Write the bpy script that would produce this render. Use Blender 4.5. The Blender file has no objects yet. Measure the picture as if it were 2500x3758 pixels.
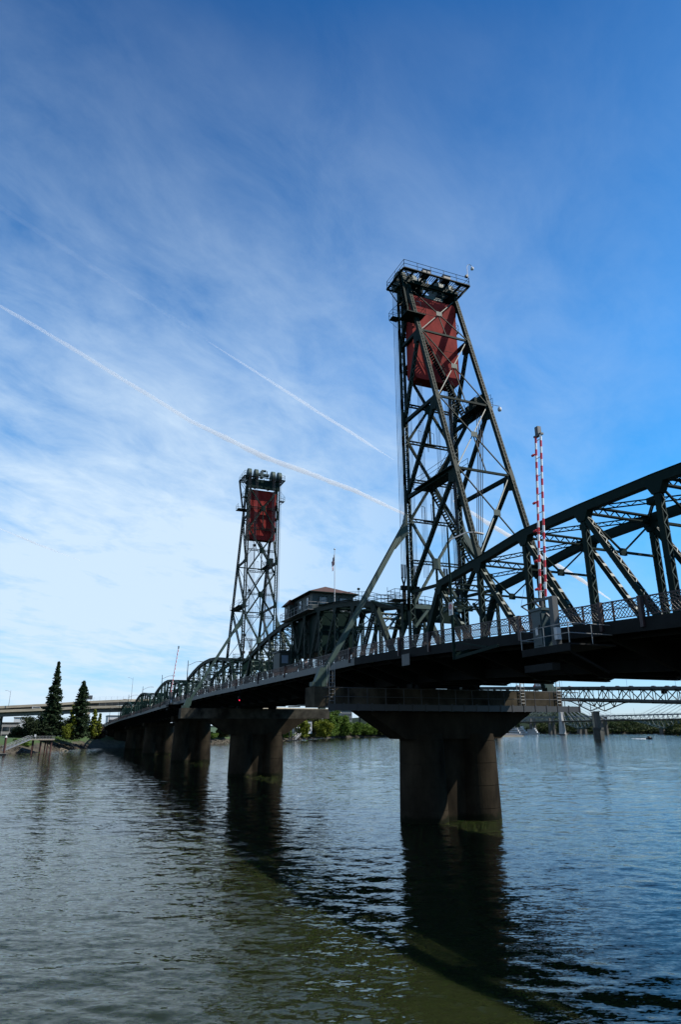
import bpy, math, random
from mathutils import Vector as V, Matrix, noise
S = bpy.context.scene
R = math.radians
# ---------------------------------------------------------------- camera, world, sun
LENS_F, YAW, PITCH, ROLL = 2426.8, -0.3981, 0.3167, -0.0037
CAM = V((-64.73, 35.80, 8.95))
cd = bpy.data.cameras.new('camera'); cam = bpy.data.objects.new('camera', cd)
S.collection.objects.link(cam); S.camera = cam
fw = V((math.cos(PITCH)*math.cos(YAW), math.cos(PITCH)*math.sin(YAW), math.sin(PITCH)))
rt = V((math.sin(YAW), -math.cos(YAW), 0)); up = rt.cross(fw)
c_, s_ = math.cos(ROLL), math.sin(ROLL)
rt, up = c_*rt+s_*up, c_*up-s_*rt
M = Matrix((rt, up, -fw)).transposed().to_4x4(); M.translation = CAM
cam.matrix_world = M
cd.sensor_fit = 'VERTICAL'; cd.sensor_height = 36; cd.sensor_width = 24
cd.lens = LENS_F/3758*36
cd.clip_start = .5; cd.clip_end = 40000
SUN = V((-.40, -.85, 1.0)).normalized()
sd = bpy.data.lights.new('sun', 'SUN'); so = bpy.data.objects.new('sun', sd); S.collection.objects.link(so)
sd.energy = 5.0; sd.angle = R(.5); sd.color = (1, .93, .82)
so.rotation_euler = SUN.to_track_quat('Z', 'Y').to_euler(); so.location = (0, -60, 120)
w = bpy.data.worlds.new('World'); S.world = w; w.use_nodes = True
nt = w.node_tree; N = nt.nodes; LK = nt.links; N.clear()
def nd(T, **k):
    n = N.new(T)
    for a, b in k.items():
        if a.startswith('i_'): n.inputs[int(a[2:])].default_value = b
        else: setattr(n, a, b)
    return n
def mth(op, a, b=None, c=None, cl=False):
    n = N.new('ShaderNodeMath'); n.operation = op; n.use_clamp = cl
    for i, v in enumerate((a, b, c)):
        if v is None: continue
        if isinstance(v, (int, float)): n.inputs[i].default_value = v
        else: LK.new(v, n.inputs[i])
    return n.outputs[0]
TINT = [(0,(.82,1.0,1.45,1)),(.12,(.52,1.08,1.52,1)),(.27,(.26,1.18,1.66,1)),(.5,(.06,1.02,1.66,1)),(.8,(.05,.60,1.10,1))]
sky = nd('ShaderNodeTexSky', sky_type='NISHITA', sun_disc=False)
sky.sun_elevation = math.asin(SUN.z); sky.sun_rotation = math.atan2(SUN.x, SUN.y)
sky.air_density = 1.0; sky.dust_density = .35; sky.ozone_density = 2.5; sky.altitude = 0
tc = nd('ShaderNodeTexCoord')
sep = nd('ShaderNodeSeparateXYZ'); LK.new(tc.outputs['Generated'], sep.inputs[0])
zz = mth('ADD', mth('MAXIMUM', sep.outputs[2], 0.0), .16)
cx = mth('DIVIDE', sep.outputs[0], zz); cy = mth('DIVIDE', sep.outputs[1], zz)
cmb = nd('ShaderNodeCombineXYZ'); LK.new(cx, cmb.inputs[0]); LK.new(cy, cmb.inputs[1])
mp = nd('ShaderNodeMapping', vector_type='TEXTURE'); LK.new(cmb.outputs[0], mp.inputs[0])
mp.inputs['Rotation'].default_value = (0, 0, R(-57)); mp.inputs['Scale'].default_value = (1.35, .85, 1)
n1 = nd('ShaderNodeTexNoise'); LK.new(mp.outputs[0], n1.inputs[0])
n1.inputs['Scale'].default_value = 1.6; n1.inputs['Detail'].default_value = 7; n1.inputs['Roughness'].default_value = .58; n1.inputs['Distortion'].default_value = .5
n2 = nd('ShaderNodeTexNoise'); LK.new(cmb.outputs[0], n2.inputs[0])
n2.inputs['Scale'].default_value = .55; n2.inputs['Detail'].default_value = 3
# more cirrus towards the east and low in the sky, clear to the south
side = mth('MULTIPLY_ADD', sep.outputs[1], 1.75, 1.40, True)
ramp = nd('ShaderNodeValToRGB'); LK.new(sep.outputs[2], ramp.inputs[0]); cr = ramp.color_ramp
cr.elements[0].position = 0; cr.elements[0].color = TINT[0][1]; cr.elements[1].position = TINT[-1][0]; cr.elements[1].color = TINT[-1][1]
for p_, c_2 in TINT[1:-1]: e_ = cr.elements.new(p_); e_.color = c_2
tint = nd('ShaderNodeMixRGB', blend_type='MULTIPLY'); tint.inputs[0].default_value = 1; LK.new(sky.outputs[0], tint.inputs[1]); LK.new(ramp.outputs[0], tint.inputs[2])
lowf = mth('SUBTRACT', 1.32, mth('MULTIPLY', sep.outputs[2], 1.55), None, True)
nz = mth('ADD', mth('MULTIPLY', mth('SUBTRACT', n1.outputs[0], .5), 1.75), mth('MULTIPLY', mth('SUBTRACT', n2.outputs[0], .5), 1.9))
n3 = nd('ShaderNodeTexNoise'); LK.new(mp.outputs[0], n3.inputs[0])
n3.inputs['Scale'].default_value = 5.5; n3.inputs['Detail'].default_value = 8; n3.inputs['Roughness'].default_value = .65; n3.inputs['Distortion'].default_value = .35
nz = mth('ADD', nz, mth('MULTIPLY', mth('SUBTRACT', n3.outputs[0], .5), 1.5))
cl = mth('ADD', nz, .84)
cl = mth('MULTIPLY', mth('MULTIPLY', cl, lowf, None, True), mth('ADD', mth('MULTIPLY', side, .95), .05), None, True)
cl = mth('MULTIPLY', cl, .92)
mx = nd('ShaderNodeMixRGB'); LK.new(cl, mx.inputs[0]); LK.new(tint.outputs[0], mx.inputs[1]); mx.inputs[2].default_value = (5.8, 7.2, 8.6, 1)
bg = nd('ShaderNodeBackground'); LK.new(mx.outputs[0], bg.inputs[0]); bg.inputs[1].default_value = .074
wo = nd('ShaderNodeOutputWorld'); LK.new(bg.outputs[0], wo.inputs[0])
vs = S.view_settings; vs.view_transform = 'Standard'; vs.look = 'None'; vs.exposure = .7; vs.gamma = 1
S.cycles.max_bounces = 6; S.cycles.volume_bounces = 0; S.cycles.transparent_max_bounces = 8
S.cycles.caustics_reflective = False; S.cycles.caustics_refractive = False

# ---------------------------------------------------------------- materials
def mat(name, col, rough=.6, metal=0, var=0, vscale=1.0, col2=None, bump=0, spec=.5, stretch=None, thr=None):
    if not metal: col = tuple(c*.62 for c in col); col2 = tuple(c*.62 for c in col2) if col2 else None      # paired with the exposure above
    m = bpy.data.materials.new(name); m.use_nodes = True
    t = m.node_tree; b = t.nodes['Principled BSDF']
    b.inputs['Base Color'].default_value = (*col, 1); b.inputs['Roughness'].default_value = rough
    b.inputs['Metallic'].default_value = metal; b.inputs['Specular IOR Level'].default_value = spec
    if var or col2:
        tcn = t.nodes.new('ShaderNodeTexCoord'); n = t.nodes.new('ShaderNodeTexNoise')
        n.inputs['Scale'].default_value = vscale; n.inputs['Detail'].default_value = 6; n.inputs['Roughness'].default_value = .62
        if stretch:
            g = t.nodes.new('ShaderNodeMapping'); g.inputs['Scale'].default_value = stretch
            t.links.new(tcn.outputs['Object'], g.inputs[0]); t.links.new(g.outputs[0], n.inputs[0])
        else: t.links.new(tcn.outputs['Object'], n.inputs[0])
        r = t.nodes.new('ShaderNodeValToRGB'); t.links.new(n.outputs[0], r.inputs[0])
        a, c = thr or (.35, .65)
        r.color_ramp.elements[0].position = a; r.color_ramp.elements[1].position = c
        c1 = tuple(max(0, x*(1-var)) for x in col); c2 = col2 or tuple(x*(1+var) for x in col)
        r.color_ramp.elements[0].color = (*c1, 1); r.color_ramp.elements[1].color = (*c2, 1)
        t.links.new(r.outputs[0], b.inputs['Base Color'])
        if bump:
            bp = t.nodes.new('ShaderNodeBump'); bp.inputs['Strength'].default_value = bump; bp.inputs['Distance'].default_value = .05
            t.links.new(n.outputs[0], bp.inputs['Height']); t.links.new(bp.outputs[0], b.inputs['Normal'])
    return m
GREEN = mat('bridge_green_paint', (.0015, .0215, .0185), .6, spec=.08, var=.15, vscale=1.3, thr=(.52, .80), col2=(.011, .030, .023))
GREENL = mat('sunlit_green_paint', (.026, .070, .057), .6, var=.25, vscale=1.3)  # paler bridge green: sunlight on lacing and lit braces put into the colour
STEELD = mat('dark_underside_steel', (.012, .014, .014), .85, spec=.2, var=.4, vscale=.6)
RAILM = mat('rail_red_brown', (.034, .014, .016), .55, var=.3, vscale=2)
RED = mat('counterweight_red', (.26, .026, .025), .85, spec=.1, var=.2, vscale=.55, col2=(.38, .048, .042), bump=.4, stretch=(1, 1, .5))
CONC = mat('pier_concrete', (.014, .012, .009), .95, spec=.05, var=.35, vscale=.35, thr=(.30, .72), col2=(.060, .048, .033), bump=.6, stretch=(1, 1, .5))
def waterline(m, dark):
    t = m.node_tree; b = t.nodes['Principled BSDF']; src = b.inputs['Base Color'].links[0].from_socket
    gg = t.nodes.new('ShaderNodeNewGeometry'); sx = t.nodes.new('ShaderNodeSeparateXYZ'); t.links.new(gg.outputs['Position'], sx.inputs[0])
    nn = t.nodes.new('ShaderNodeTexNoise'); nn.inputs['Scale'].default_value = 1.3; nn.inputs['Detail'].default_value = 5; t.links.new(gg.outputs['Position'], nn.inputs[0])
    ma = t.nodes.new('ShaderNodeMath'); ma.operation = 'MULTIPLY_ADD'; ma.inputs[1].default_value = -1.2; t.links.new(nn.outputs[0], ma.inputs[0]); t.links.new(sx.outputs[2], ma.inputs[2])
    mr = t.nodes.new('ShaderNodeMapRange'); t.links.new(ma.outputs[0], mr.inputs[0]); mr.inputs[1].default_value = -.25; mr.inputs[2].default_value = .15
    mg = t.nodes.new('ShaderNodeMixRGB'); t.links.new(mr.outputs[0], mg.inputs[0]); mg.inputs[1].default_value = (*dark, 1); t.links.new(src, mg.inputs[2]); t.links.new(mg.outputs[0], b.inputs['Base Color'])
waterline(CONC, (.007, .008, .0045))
CONCL = mat('light_concrete', (.42, .37, .28), .85, var=.25, vscale=.35, stretch=(1, .3, 2))
CONCG = mat('grey_concrete', (.11, .105, .09), .85, var=.2, vscale=.3)
DECKM = mat('deck_concrete', (.07, .07, .068), .85, var=.2, vscale=.7)
GALV = mat('galvanised_steel', (.20, .21, .215), .45, .3, var=.15, vscale=2)
CAPG = mat('pier_cap_concrete', (.036,.034,.028), .9, spec=.05, var=.35, vscale=.4, col2=(.105,.098,.080))
WALK = mat('walkway_steel', (.045,.05,.055), .6)
BRIGHT = mat('gate_white_paint', (1.25,1.25,1.25), .5)
WHITE = mat('white_paint', (.75, .76, .77), .5)
REDP = mat('signal_red_paint', (.9, .02, .035), .45)
TEAL = mat('cabinet_blue_grey', (.012, .048, .060), .5, var=.2, vscale=1.5)
GREYP = mat('grey_painted_steel', (.075, .084, .09), .55, var=.15, vscale=1.5)
ROOF = mat('red_brown_shingle', (.065, .023, .015), .9, var=.3, vscale=6)
HOUSE = mat('house_siding_green', (.016, .038, .038), .6, var=.12, vscale=4, stretch=(.2, .2, 6))
GLASS = mat('window_glass', (.03, .05, .07), .08, spec=.9)
ROPE = mat('wire_rope', (.035, .033, .038), .5, .3)
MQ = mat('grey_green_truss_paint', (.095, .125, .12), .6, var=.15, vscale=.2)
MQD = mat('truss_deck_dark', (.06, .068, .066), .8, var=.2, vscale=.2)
TIL = mat('pylon_concrete', (.50, .50, .48), .8, var=.08, vscale=.2)
ROSS = mat('blue_green_bridge_paint', (.035, .10, .13), .6, var=.2, vscale=.2)
CABW = mat('white_stay_cable', (.75, .77, .80), .5)
BARK = mat('bark', (.07, .05, .035), .9, var=.3, vscale=3)
PILE = mat('rusty_pile', (.07, .026, .020), .8, var=.4, vscale=1.5)
WOOD = mat('driftwood', (.34, .28, .21), .85, var=.3, vscale=2)
FRED = mat('flag_red', (.55, .02, .04), .8); FWHI = mat('flag_white', (.75, .75, .75), .8); FBLU = mat('flag_blue', (.02, .03, .16), .8)
BLACK = mat('black_rubber', (.015, .015, .015), .7)
SKIN = mat('skin', (.42, .24, .17), .6)
def leafmat(name, a, b, sc=.5):
    m = mat(name, a, .75, col2=b, vscale=sc, thr=(.38, .62), spec=.25)
    bs = m.node_tree.nodes['Principled BSDF']
    tr = m.node_tree.nodes.new('ShaderNodeBsdfTranslucent'); mxs = m.node_tree.nodes.new('ShaderNodeMixShader'); mxs.inputs[0].default_value = .28
    out = m.node_tree.nodes['Material Output']; src = bs.inputs['Base Color'].links[0].from_socket
    m.node_tree.links.new(src, tr.inputs[0]); m.node_tree.links.new(bs.outputs[0], mxs.inputs[1]); m.node_tree.links.new(tr.outputs[0], mxs.inputs[2])
    m.node_tree.links.new(mxs.outputs[0], out.inputs[0]); return m
LCON = leafmat('conifer_needles', (.016, .034, .014), (.045, .085, .030))
LDRK = leafmat('dark_leaves', (.015, .030, .012), (.035, .060, .020))
LYEL = leafmat('yellow_green_leaves', (.11, .15, .012), (.24, .28, .025))
LGRN = leafmat('spring_green_leaves', (.055, .115, .014), (.15, .25, .030))
LOLV = leafmat('olive_leaves', (.05, .065, .02), (.11, .12, .035))
LFOR = leafmat('mixed_wood_leaves', (.022, .048, .014), (.075, .10, .030), .045)
LBRN = leafmat('bare_twig_brown', (.07, .05, .035), (.12, .085, .05))

# ---------------------------------------------------------------- mesh helpers
ORG = {}
class MB:
    def __init__(s): s.v = []; s.f = []; s.lt = []
    def hexa(s, p):
        n = len(s.v); s.v += [tuple(q) for q in p]
        for q in ((0,3,2,1),(4,5,6,7),(0,1,5,4),(1,2,6,5),(2,3,7,6),(3,0,4,7)): s.f.append(tuple(n+i for i in q))
        return s
    def box(s, x0, x1, y0, y1, z0, z1):
        x0, x1 = min(x0, x1), max(x0, x1); y0, y1 = min(y0, y1), max(y0, y1); z0, z1 = min(z0, z1), max(z0, z1)
        return s.hexa([(x0,y0,z0),(x1,y0,z0),(x1,y1,z0),(x0,y1,z0),(x0,y0,z1),(x1,y0,z1),(x1,y1,z1),(x0,y1,z1)])
    def bar(s, a, b, w=.1, d=None, n=None):
        """box along a-b; w across direction n, d across the third"""
        a = V(a); b = V(b); d = w if d is None else d
        ax = b-a
        if ax.length < 1e-6: return s
        ax.normalize(); n = V(n) if n is not None else (V((0,1,0)) if abs(ax.y) < .9 else V((1,0,0)))
        n = (n-ax*n.dot(ax)).normalized(); m = ax.cross(n); n = n*w/2; m = m*d/2
        return s.hexa([a-n-m, a+n-m, a+n+m, a-n+m, b-n-m, b+n-m, b+n+m, b-n+m])
    def tube(s, a, b, r, k=6, r2=None):
        a = V(a); b = V(b); ax = (b-a); 
        if ax.length < 1e-6: return s
        ax.normalize(); r2 = r if r2 is None else r2
        n = (V((0,0,1)) if abs(ax.z) < .9 else V((1,0,0))); n = (n-ax*n.dot(ax)).normalized(); m = ax.cross(n); o = len(s.v)
        for p, q in ((a, r), (b, r2)):
            for i in range(k):
                t = 2*math.pi*i/k; s.v.append(tuple(p+(n*math.cos(t)+m*math.sin(t))*q))
        for i in range(k): j = (i+1) % k; s.f.append((o+i, o+j, o+k+j, o+k+i))
        s.f.append(tuple(o+i for i in reversed(range(k)))); s.f.append(tuple(o+k+i for i in range(k))); return s
    def path(s, pts, r, k=5):
        for a, b in zip(pts, pts[1:]): s.tube(a, b, r, k)
        return s
    def lathe(s, c, prof, k=16, sx=1, sy=1):
        """prof: list of (r, z)"""
        o = len(s.v); c = V(c)
        for r, z in prof:
            for i in range(k):
                t = 2*math.pi*i/k; s.v.append((c.x+r*sx*math.cos(t), c.y+r*sy*math.sin(t), c.z+z))
        for j in range(len(prof)-1):
            for i in range(k):
                i2 = (i+1) % k; s.f.append((o+j*k+i, o+j*k+i2, o+(j+1)*k+i2, o+(j+1)*k+i))
        s.f.append(tuple(o+i for i in reversed(range(k)))); s.f.append(tuple(o+(len(prof)-1)*k+i for i in range(k))); return s
    def prism(s, poly, axis, a, b):
        """poly of 2D points extruded along axis ('x','y','z') from a to b; poly is in the two other axes in order"""
        o = len(s.v); n = len(poly)
        for t in (a, b):
            for p, q in poly: s.v.append({'x': (t, p, q), 'y': (p, t, q), 'z': (p, q, t)}[axis])
        s.f.append(tuple(o+i for i in range(n))); s.f.append(tuple(o+n+i for i in reversed(range(n))))
        for i in range(n): j = (i+1) % n; s.f.append((o+i, o+n+i, o+n+j, o+j))
        return s
    def quad(s, *p):
        o = len(s.v); s.v += [tuple(q) for q in p]; s.f.append(tuple(range(o, o+len(p)))); return s
    def build(s, name, m, parent=None, smooth=False, **props):
        me = bpy.data.meshes.new(name)
        o = V((0,0,0))
        if parent is not None: o = ORG[parent.name]
        elif s.v:
            xs = [q[0] for q in s.v]; ys = [q[1] for q in s.v]; zs = [q[2] for q in s.v]
            o = V(((min(xs)+max(xs))/2, (min(ys)+max(ys))/2, min(zs)))
        me.from_pydata([(q[0]-o.x, q[1]-o.y, q[2]-o.z) for q in s.v], [], s.f)
        me.materials.append(m)
        if s.lt and m is GREEN:
            me.materials.append(GREENL)  # lacing faces take the paler green with sunlight in its colour
            for a_, b_ in s.lt:
                for k_ in range(a_, b_): me.polygons[k_].material_index = 1
        if smooth: me.polygons.foreach_set('use_smooth', [True]*len(me.polygons))
        me.update(); ob = bpy.data.objects.new(name, me); S.collection.objects.link(ob)
        if parent is not None: ob.parent = parent
        else: ob.location = o
        ORG[ob.name] = o
        tag(ob, **props); return ob
def tag(o, label=None, cat=None, group=None, kind=None):
    if label: o['label'] = label
    if cat: o['category'] = cat
    if group: o['group'] = group
    if kind: o['kind'] = kind
    return o
def thing(name, loc, label, cat, group=None):
    o = bpy.data.objects.new(name, None); S.collection.objects.link(o); o.location = loc; o.empty_display_size = .1
    ORG[o.name] = V(loc); return tag(o, label, cat, group)
def clone(root, loc, rotz=None, label=None, scale=None):
    r = root.copy(); S.collection.objects.link(r); r.location = loc; ORG[r.name] = V(loc)
    if rotz is not None: r.rotation_euler[2] = rotz
    if scale: r.scale = (scale,)*3
    if label: r['label'] = label
    for ch in list(root.children):
        c = ch.copy(); S.collection.objects.link(c); c.parent = r
        for g in ch.children:
            d = g.copy(); S.collection.objects.link(d); d.parent = c
    return r
def lerp(a, b, t): return a+(b-a)*t
def interp(tab, x):
    if x <= tab[0][0]: return tab[0][1]
    for (a, b), (c, d) in zip(tab, tab[1:]):
        if x <= c: return b+(d-b)*(x-a)/(c-a)
    return tab[-1][1]

def laced(mb, a, b, n, w=.42, d=.42, style='lace', step=.55, t=.05, fl=.10):
    """built-up member: two plates (normal n, w apart, d deep) joined on both open faces by lacing or battens"""
    a = V(a); b = V(b); ax = (b-a); L = ax.length; ax.normalize(); n = V(n); n = (n-ax*n.dot(ax)).normalized(); m = ax.cross(n)
    for sg in (-1, 1):
        q = n*(w/2*sg); mb.bar(a+q, b+q, t, d, n)
        for sm in (-1, 1):                                   # flanges
            q2 = q+m*(d/2*sm)-n*((fl/2-.01)*sg); mb.bar(a+q2, b+q2, fl, .03, n)
    k = max(2, int(L/step)); f0 = len(mb.f)
    for sm in (-1, 1):
        q = m*(d/2+.02)*sm
        if style == 'lace':
            for i in range(k):
                sg = 1 if i % 2 else -1
                mb.bar(a+ax*(L*i/k)+q+n*(w/2*sg), a+ax*(L*(i+1)/k)+q-n*(w/2*sg), .065, .02, ax)
        else:
            k2 = max(2, int(L/1.25))
            for i in range(k2+1):
                c = a+ax*(L*i/k2)+q; mb.bar(c-n*w/2, c+n*w/2, .34, .02, ax)
    mb.lt.append((f0, len(mb.f))); return mb
def light_lace(mb, a, b, dep=.5, wid=.3, bars=True, step=.5, th=.06):
    """open lattice strut: top and bottom angle with zigzag web (web in the vertical plane of a-b)"""
    a = V(a); b = V(b); L = (b-a).length; ax = (b-a).normalized(); u = V((0,0,1)); u = (u-ax*u.dot(ax)).normalized()
    n = ax.cross(u)
    for sg in (-1, 1): mb.bar(a+u*dep/2*sg, b+u*dep/2*sg, th*1.6, wid, u)
    k = max(2, int(L/step)) 
    if bars:
        for i in range(k):
            sg = 1 if i % 2 else -1
            mb.bar(a+ax*(L*i/k)+u*dep/2*sg, a+ax*(L*(i+1)/k)-u*dep/2*sg, th, th, u)
    return mb

# ---------------------------------------------------------------- water, ground
RIVER = [(215,3000),(215,140),(236,62),(252,43),(269,33),(295,25),(319,15),(345,-12),(372,-48),(402,-85),(471,-140),(520,-172),(600,-228),(640,-282),
 (662,-330),(730,-420),(830,-500),(930,-620),(960,-760),(880,-780),(820,-806),(769,-848),(700,-805),(653,-757),(600,-715),(563,-690),(480,-760),(400,-1200),(-110,-1200),(-110,3000)]
def sdist(x, y):
    ins = False; best = 1e9; n = len(RIVER)
    for i in range(n):
        x1, y1 = RIVER[i]; x2, y2 = RIVER[(i+1) % n]
        if (y1 > y) != (y2 > y) and x < (x2-x1)*(y-y1)/(y2-y1)+x1: ins = not ins
        dx, dy = x2-x1, y2-y1; t = max(0, min(1, ((x-x1)*dx+(y-y1)*dy)/(dx*dx+dy*dy)))
        best = min(best, math.hypot(x-x1-t*dx, y-y1-t*dy))
    return -best if ins else best
PROF = [(-30,-5),(-3,-.9),(0,-.05),(3,1.3),(7,3.3),(11,4.9),(16,5.4),(40,5.8),(300,7),(1500,18),(6000,40)]
def ground_z(x, y):
    d = sdist(x, y); z = interp(PROF, d)
    if -2 < d < 30: z += (noise.noise(V((x*.25, y*.25, 0)))*.7+noise.noise(V((x*.9, y*.9, 3)))*.35)*min(1, max(0, (d+2)/6))
    return z
def coords(lo, hi, f0, f1, step):
    out = []; p = lo; 
    n = 9
    out += [lerp(lo, f0, i/n) for i in range(n)]
    k = int((f1-f0)/step); out += [f0+step*i for i in range(k+1)]
    out += [lerp(f1, hi, i/n) for i in range(1, n+1)]
    return out
mb = MB(); X = coords(-6000, 9000, 205, 1010, 5); Y = coords(-9000, 7000, -900, 85, 5)
for y in Y:
    for x in X: mb.v.append((x, y, ground_z(x, y)))
nx = len(X)
for j in range(len(Y)-1):
    for i in range(nx-1): a = j*nx+i; mb.f.append((a, a+1, a+nx+1, a+nx))
G = mat('bank_soil', (.045, .040, .026), .95, var=.45, vscale=.35, col2=(.10, .085, .058), bump=1)
t = G.node_tree; b = t.nodes['Principled BSDF']; ramp = b.inputs['Base Color'].links[0].from_socket
gg = t.nodes.new('ShaderNodeNewGeometry'); sx = t.nodes.new('ShaderNodeSeparateXYZ'); t.links.new(gg.outputs['Position'], sx.inputs[0])
nn = t.nodes.new('ShaderNodeTexNoise'); nn.inputs['Scale'].default_value = .22; nn.inputs['Detail'].default_value = 5; t.links.new(gg.outputs['Position'], nn.inputs[0])
ad = t.nodes.new('ShaderNodeMath'); ad.operation = 'MULTIPLY_ADD'; ad.inputs[1].default_value = 5.0; t.links.new(nn.outputs[0], ad.inputs[0]); t.links.new(sx.outputs[2], ad.inputs[2])
mr = t.nodes.new('ShaderNodeMapRange'); t.links.new(ad.outputs[0], mr.inputs[0]); mr.inputs[1].default_value = 5.2; mr.inputs[2].default_value = 6.2
mg = t.nodes.new('ShaderNodeMixRGB'); t.links.new(mr.outputs[0], mg.inputs[0]); t.links.new(ramp, mg.inputs[1]); mg.inputs[2].default_value = (.022, .050, .009, 1)
t.links.new(mg.outputs[0], b.inputs['Base Color'])
mb.build('ground', G, kind='structure', smooth=True)

RIPPLES = [((.16, .42, 1), .08, 1, 104), ((.40, 1.0, 1), .18, 1, 100), ((1.2, 3.0, 1), .28, 1, 118), ((4.0, 9.0, 1), .24, 1, 108)]
Wm = bpy.data.materials.new('river_water'); Wm.use_nodes = True; t = Wm.node_tree; b = t.nodes['Principled BSDF']
b.inputs['Base Color'].default_value = (.0115, .0155, .0055, 1); b.inputs['Roughness'].default_value = .04; b.inputs['IOR'].default_value = 1.23; b.subsurface_method = 'BURLEY'; b.inputs['Subsurface Weight'].default_value = 1; b.inputs['Subsurface Radius'].default_value = (.9, 1.2, .6); b.inputs['Subsurface Scale'].default_value = .8
g = t.nodes.new('ShaderNodeNewGeometry'); acc = g.outputs['Normal']
def vm(op, a_, b_=None):
    n = t.nodes.new('ShaderNodeVectorMath'); n.operation = op
    for i_, v_ in enumerate((a_, b_)):
        if v_ is None: continue
        if isinstance(v_, tuple): n.inputs[i_].default_value = v_
        else: t.links.new(v_, n.inputs[i_])
    return n.outputs[0]
for (sc, amp, det, rot) in RIPPLES:                               # ripple slopes, long axis of each ripple roughly across the view of the bank
    m0 = t.nodes.new('ShaderNodeVectorRotate'); m0.rotation_type = 'Z_AXIS'; m0.inputs['Angle'].default_value = R(rot)
    t.links.new(g.outputs['Position'], m0.inputs[0]); p_ = vm('MULTIPLY', m0.outputs[0], sc)
    q = t.nodes.new('ShaderNodeTexNoise'); q.inputs['Scale'].default_value = 1; q.inputs['Detail'].default_value = det; q.inputs['Roughness'].default_value = .5; q.inputs['Distortion'].default_value = .5
    t.links.new(p_, q.inputs[0]); acc = vm('ADD', acc, vm('MULTIPLY', vm('SUBTRACT', q.outputs['Color'], (.5,.5,.5)), (amp, amp*.7, 0)))
t.links.new(vm('NORMALIZE', acc), b.inputs['Normal'])
import numpy as np
def water_mesh():
    """rippled river surface: a fan of rows growing with distance, sum of many short waves with gusty patches, over a flat far sheet"""
    rr = [7.0]
    while rr[-1] < 1100: rr.append(rr[-1]*1.0046+.004)
    rr = np.array(rr); aa = np.radians(np.arange(-92, 42, .125)); A, B = np.meshgrid(aa, rr); X_ = CAM.x+B*np.cos(A); Y_ = CAM.y+B*np.sin(A)
    rg = np.random.RandomState(5); Z_ = np.zeros_like(X_)
    patch = np.zeros_like(X_)
    for i in range(14):
        lam = math.exp(rg.uniform(math.log(14), math.log(110))); th = rg.uniform(0, 6.283); patch += np.sin((X_*math.cos(th)+Y_*math.sin(th))*6.2832/lam+rg.uniform(0,6.28)+.9*np.sin((X_*math.sin(th)-Y_*math.cos(th))*6.2832/lam/1.7))
    patch = np.clip(.95+.22*patch, .35, 1.7); NW = 90; cell = B*.0046*1.6
    for i in range(NW):
        lam = math.exp(rg.uniform(math.log(.42), math.log(6.5))); th = math.radians(-30+rg.normal()*30); k_ = 6.2832/lam; am = WAVE*math.sqrt(2/NW)/k_*(1.0 if lam < 3 else .6)
        fade = np.clip((lam/cell-2.0)/2.0, 0, 1); ph = (X_*math.cos(th)+Y_*math.sin(th))*k_+rg.uniform(0,6.28)+.8*np.sin((X_*math.sin(th)-Y_*math.cos(th))*k_*rg.uniform(.12,.3)+rg.uniform(0,6.28))
        Z_ += am*fade*np.sin(ph)
    Z_ *= patch; nr, na = X_.shape
    co = np.stack([X_, Y_, Z_], -1).reshape(-1, 3); far = np.array([(-6000,-9000,-.32),(9000,-9000,-.32),(9000,7000,-.32),(-6000,7000,-.32)])
    idx = np.arange(nr*na).reshape(nr, na); q = np.stack([idx[:-1,:-1], idx[1:,:-1], idx[1:,1:], idx[:-1,1:]], -1).reshape(-1, 4); n0 = nr*na
    q = np.concatenate([q, [[n0, n0+1, n0+2, n0+3]]]); co = np.concatenate([co, far])
    me = bpy.data.meshes.new('water'); me.vertices.add(len(co)); me.vertices.foreach_set('co', co.astype(np.float32).ravel())
    me.loops.add(q.size); me.loops.foreach_set('vertex_index', q.astype(np.int32).ravel()); me.polygons.add(len(q))
    me.polygons.foreach_set('loop_start', np.arange(0, q.size, 4, dtype=np.int32)); me.polygons.foreach_set('use_smooth', np.ones(len(q), dtype=bool)); me.update(calc_edges=True); me.validate()
    me.materials.append(Wm); o = bpy.data.objects.new('water', me); S.collection.objects.link(o); o['kind'] = 'structure'
WAVE = .05
water_mesh()

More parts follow.
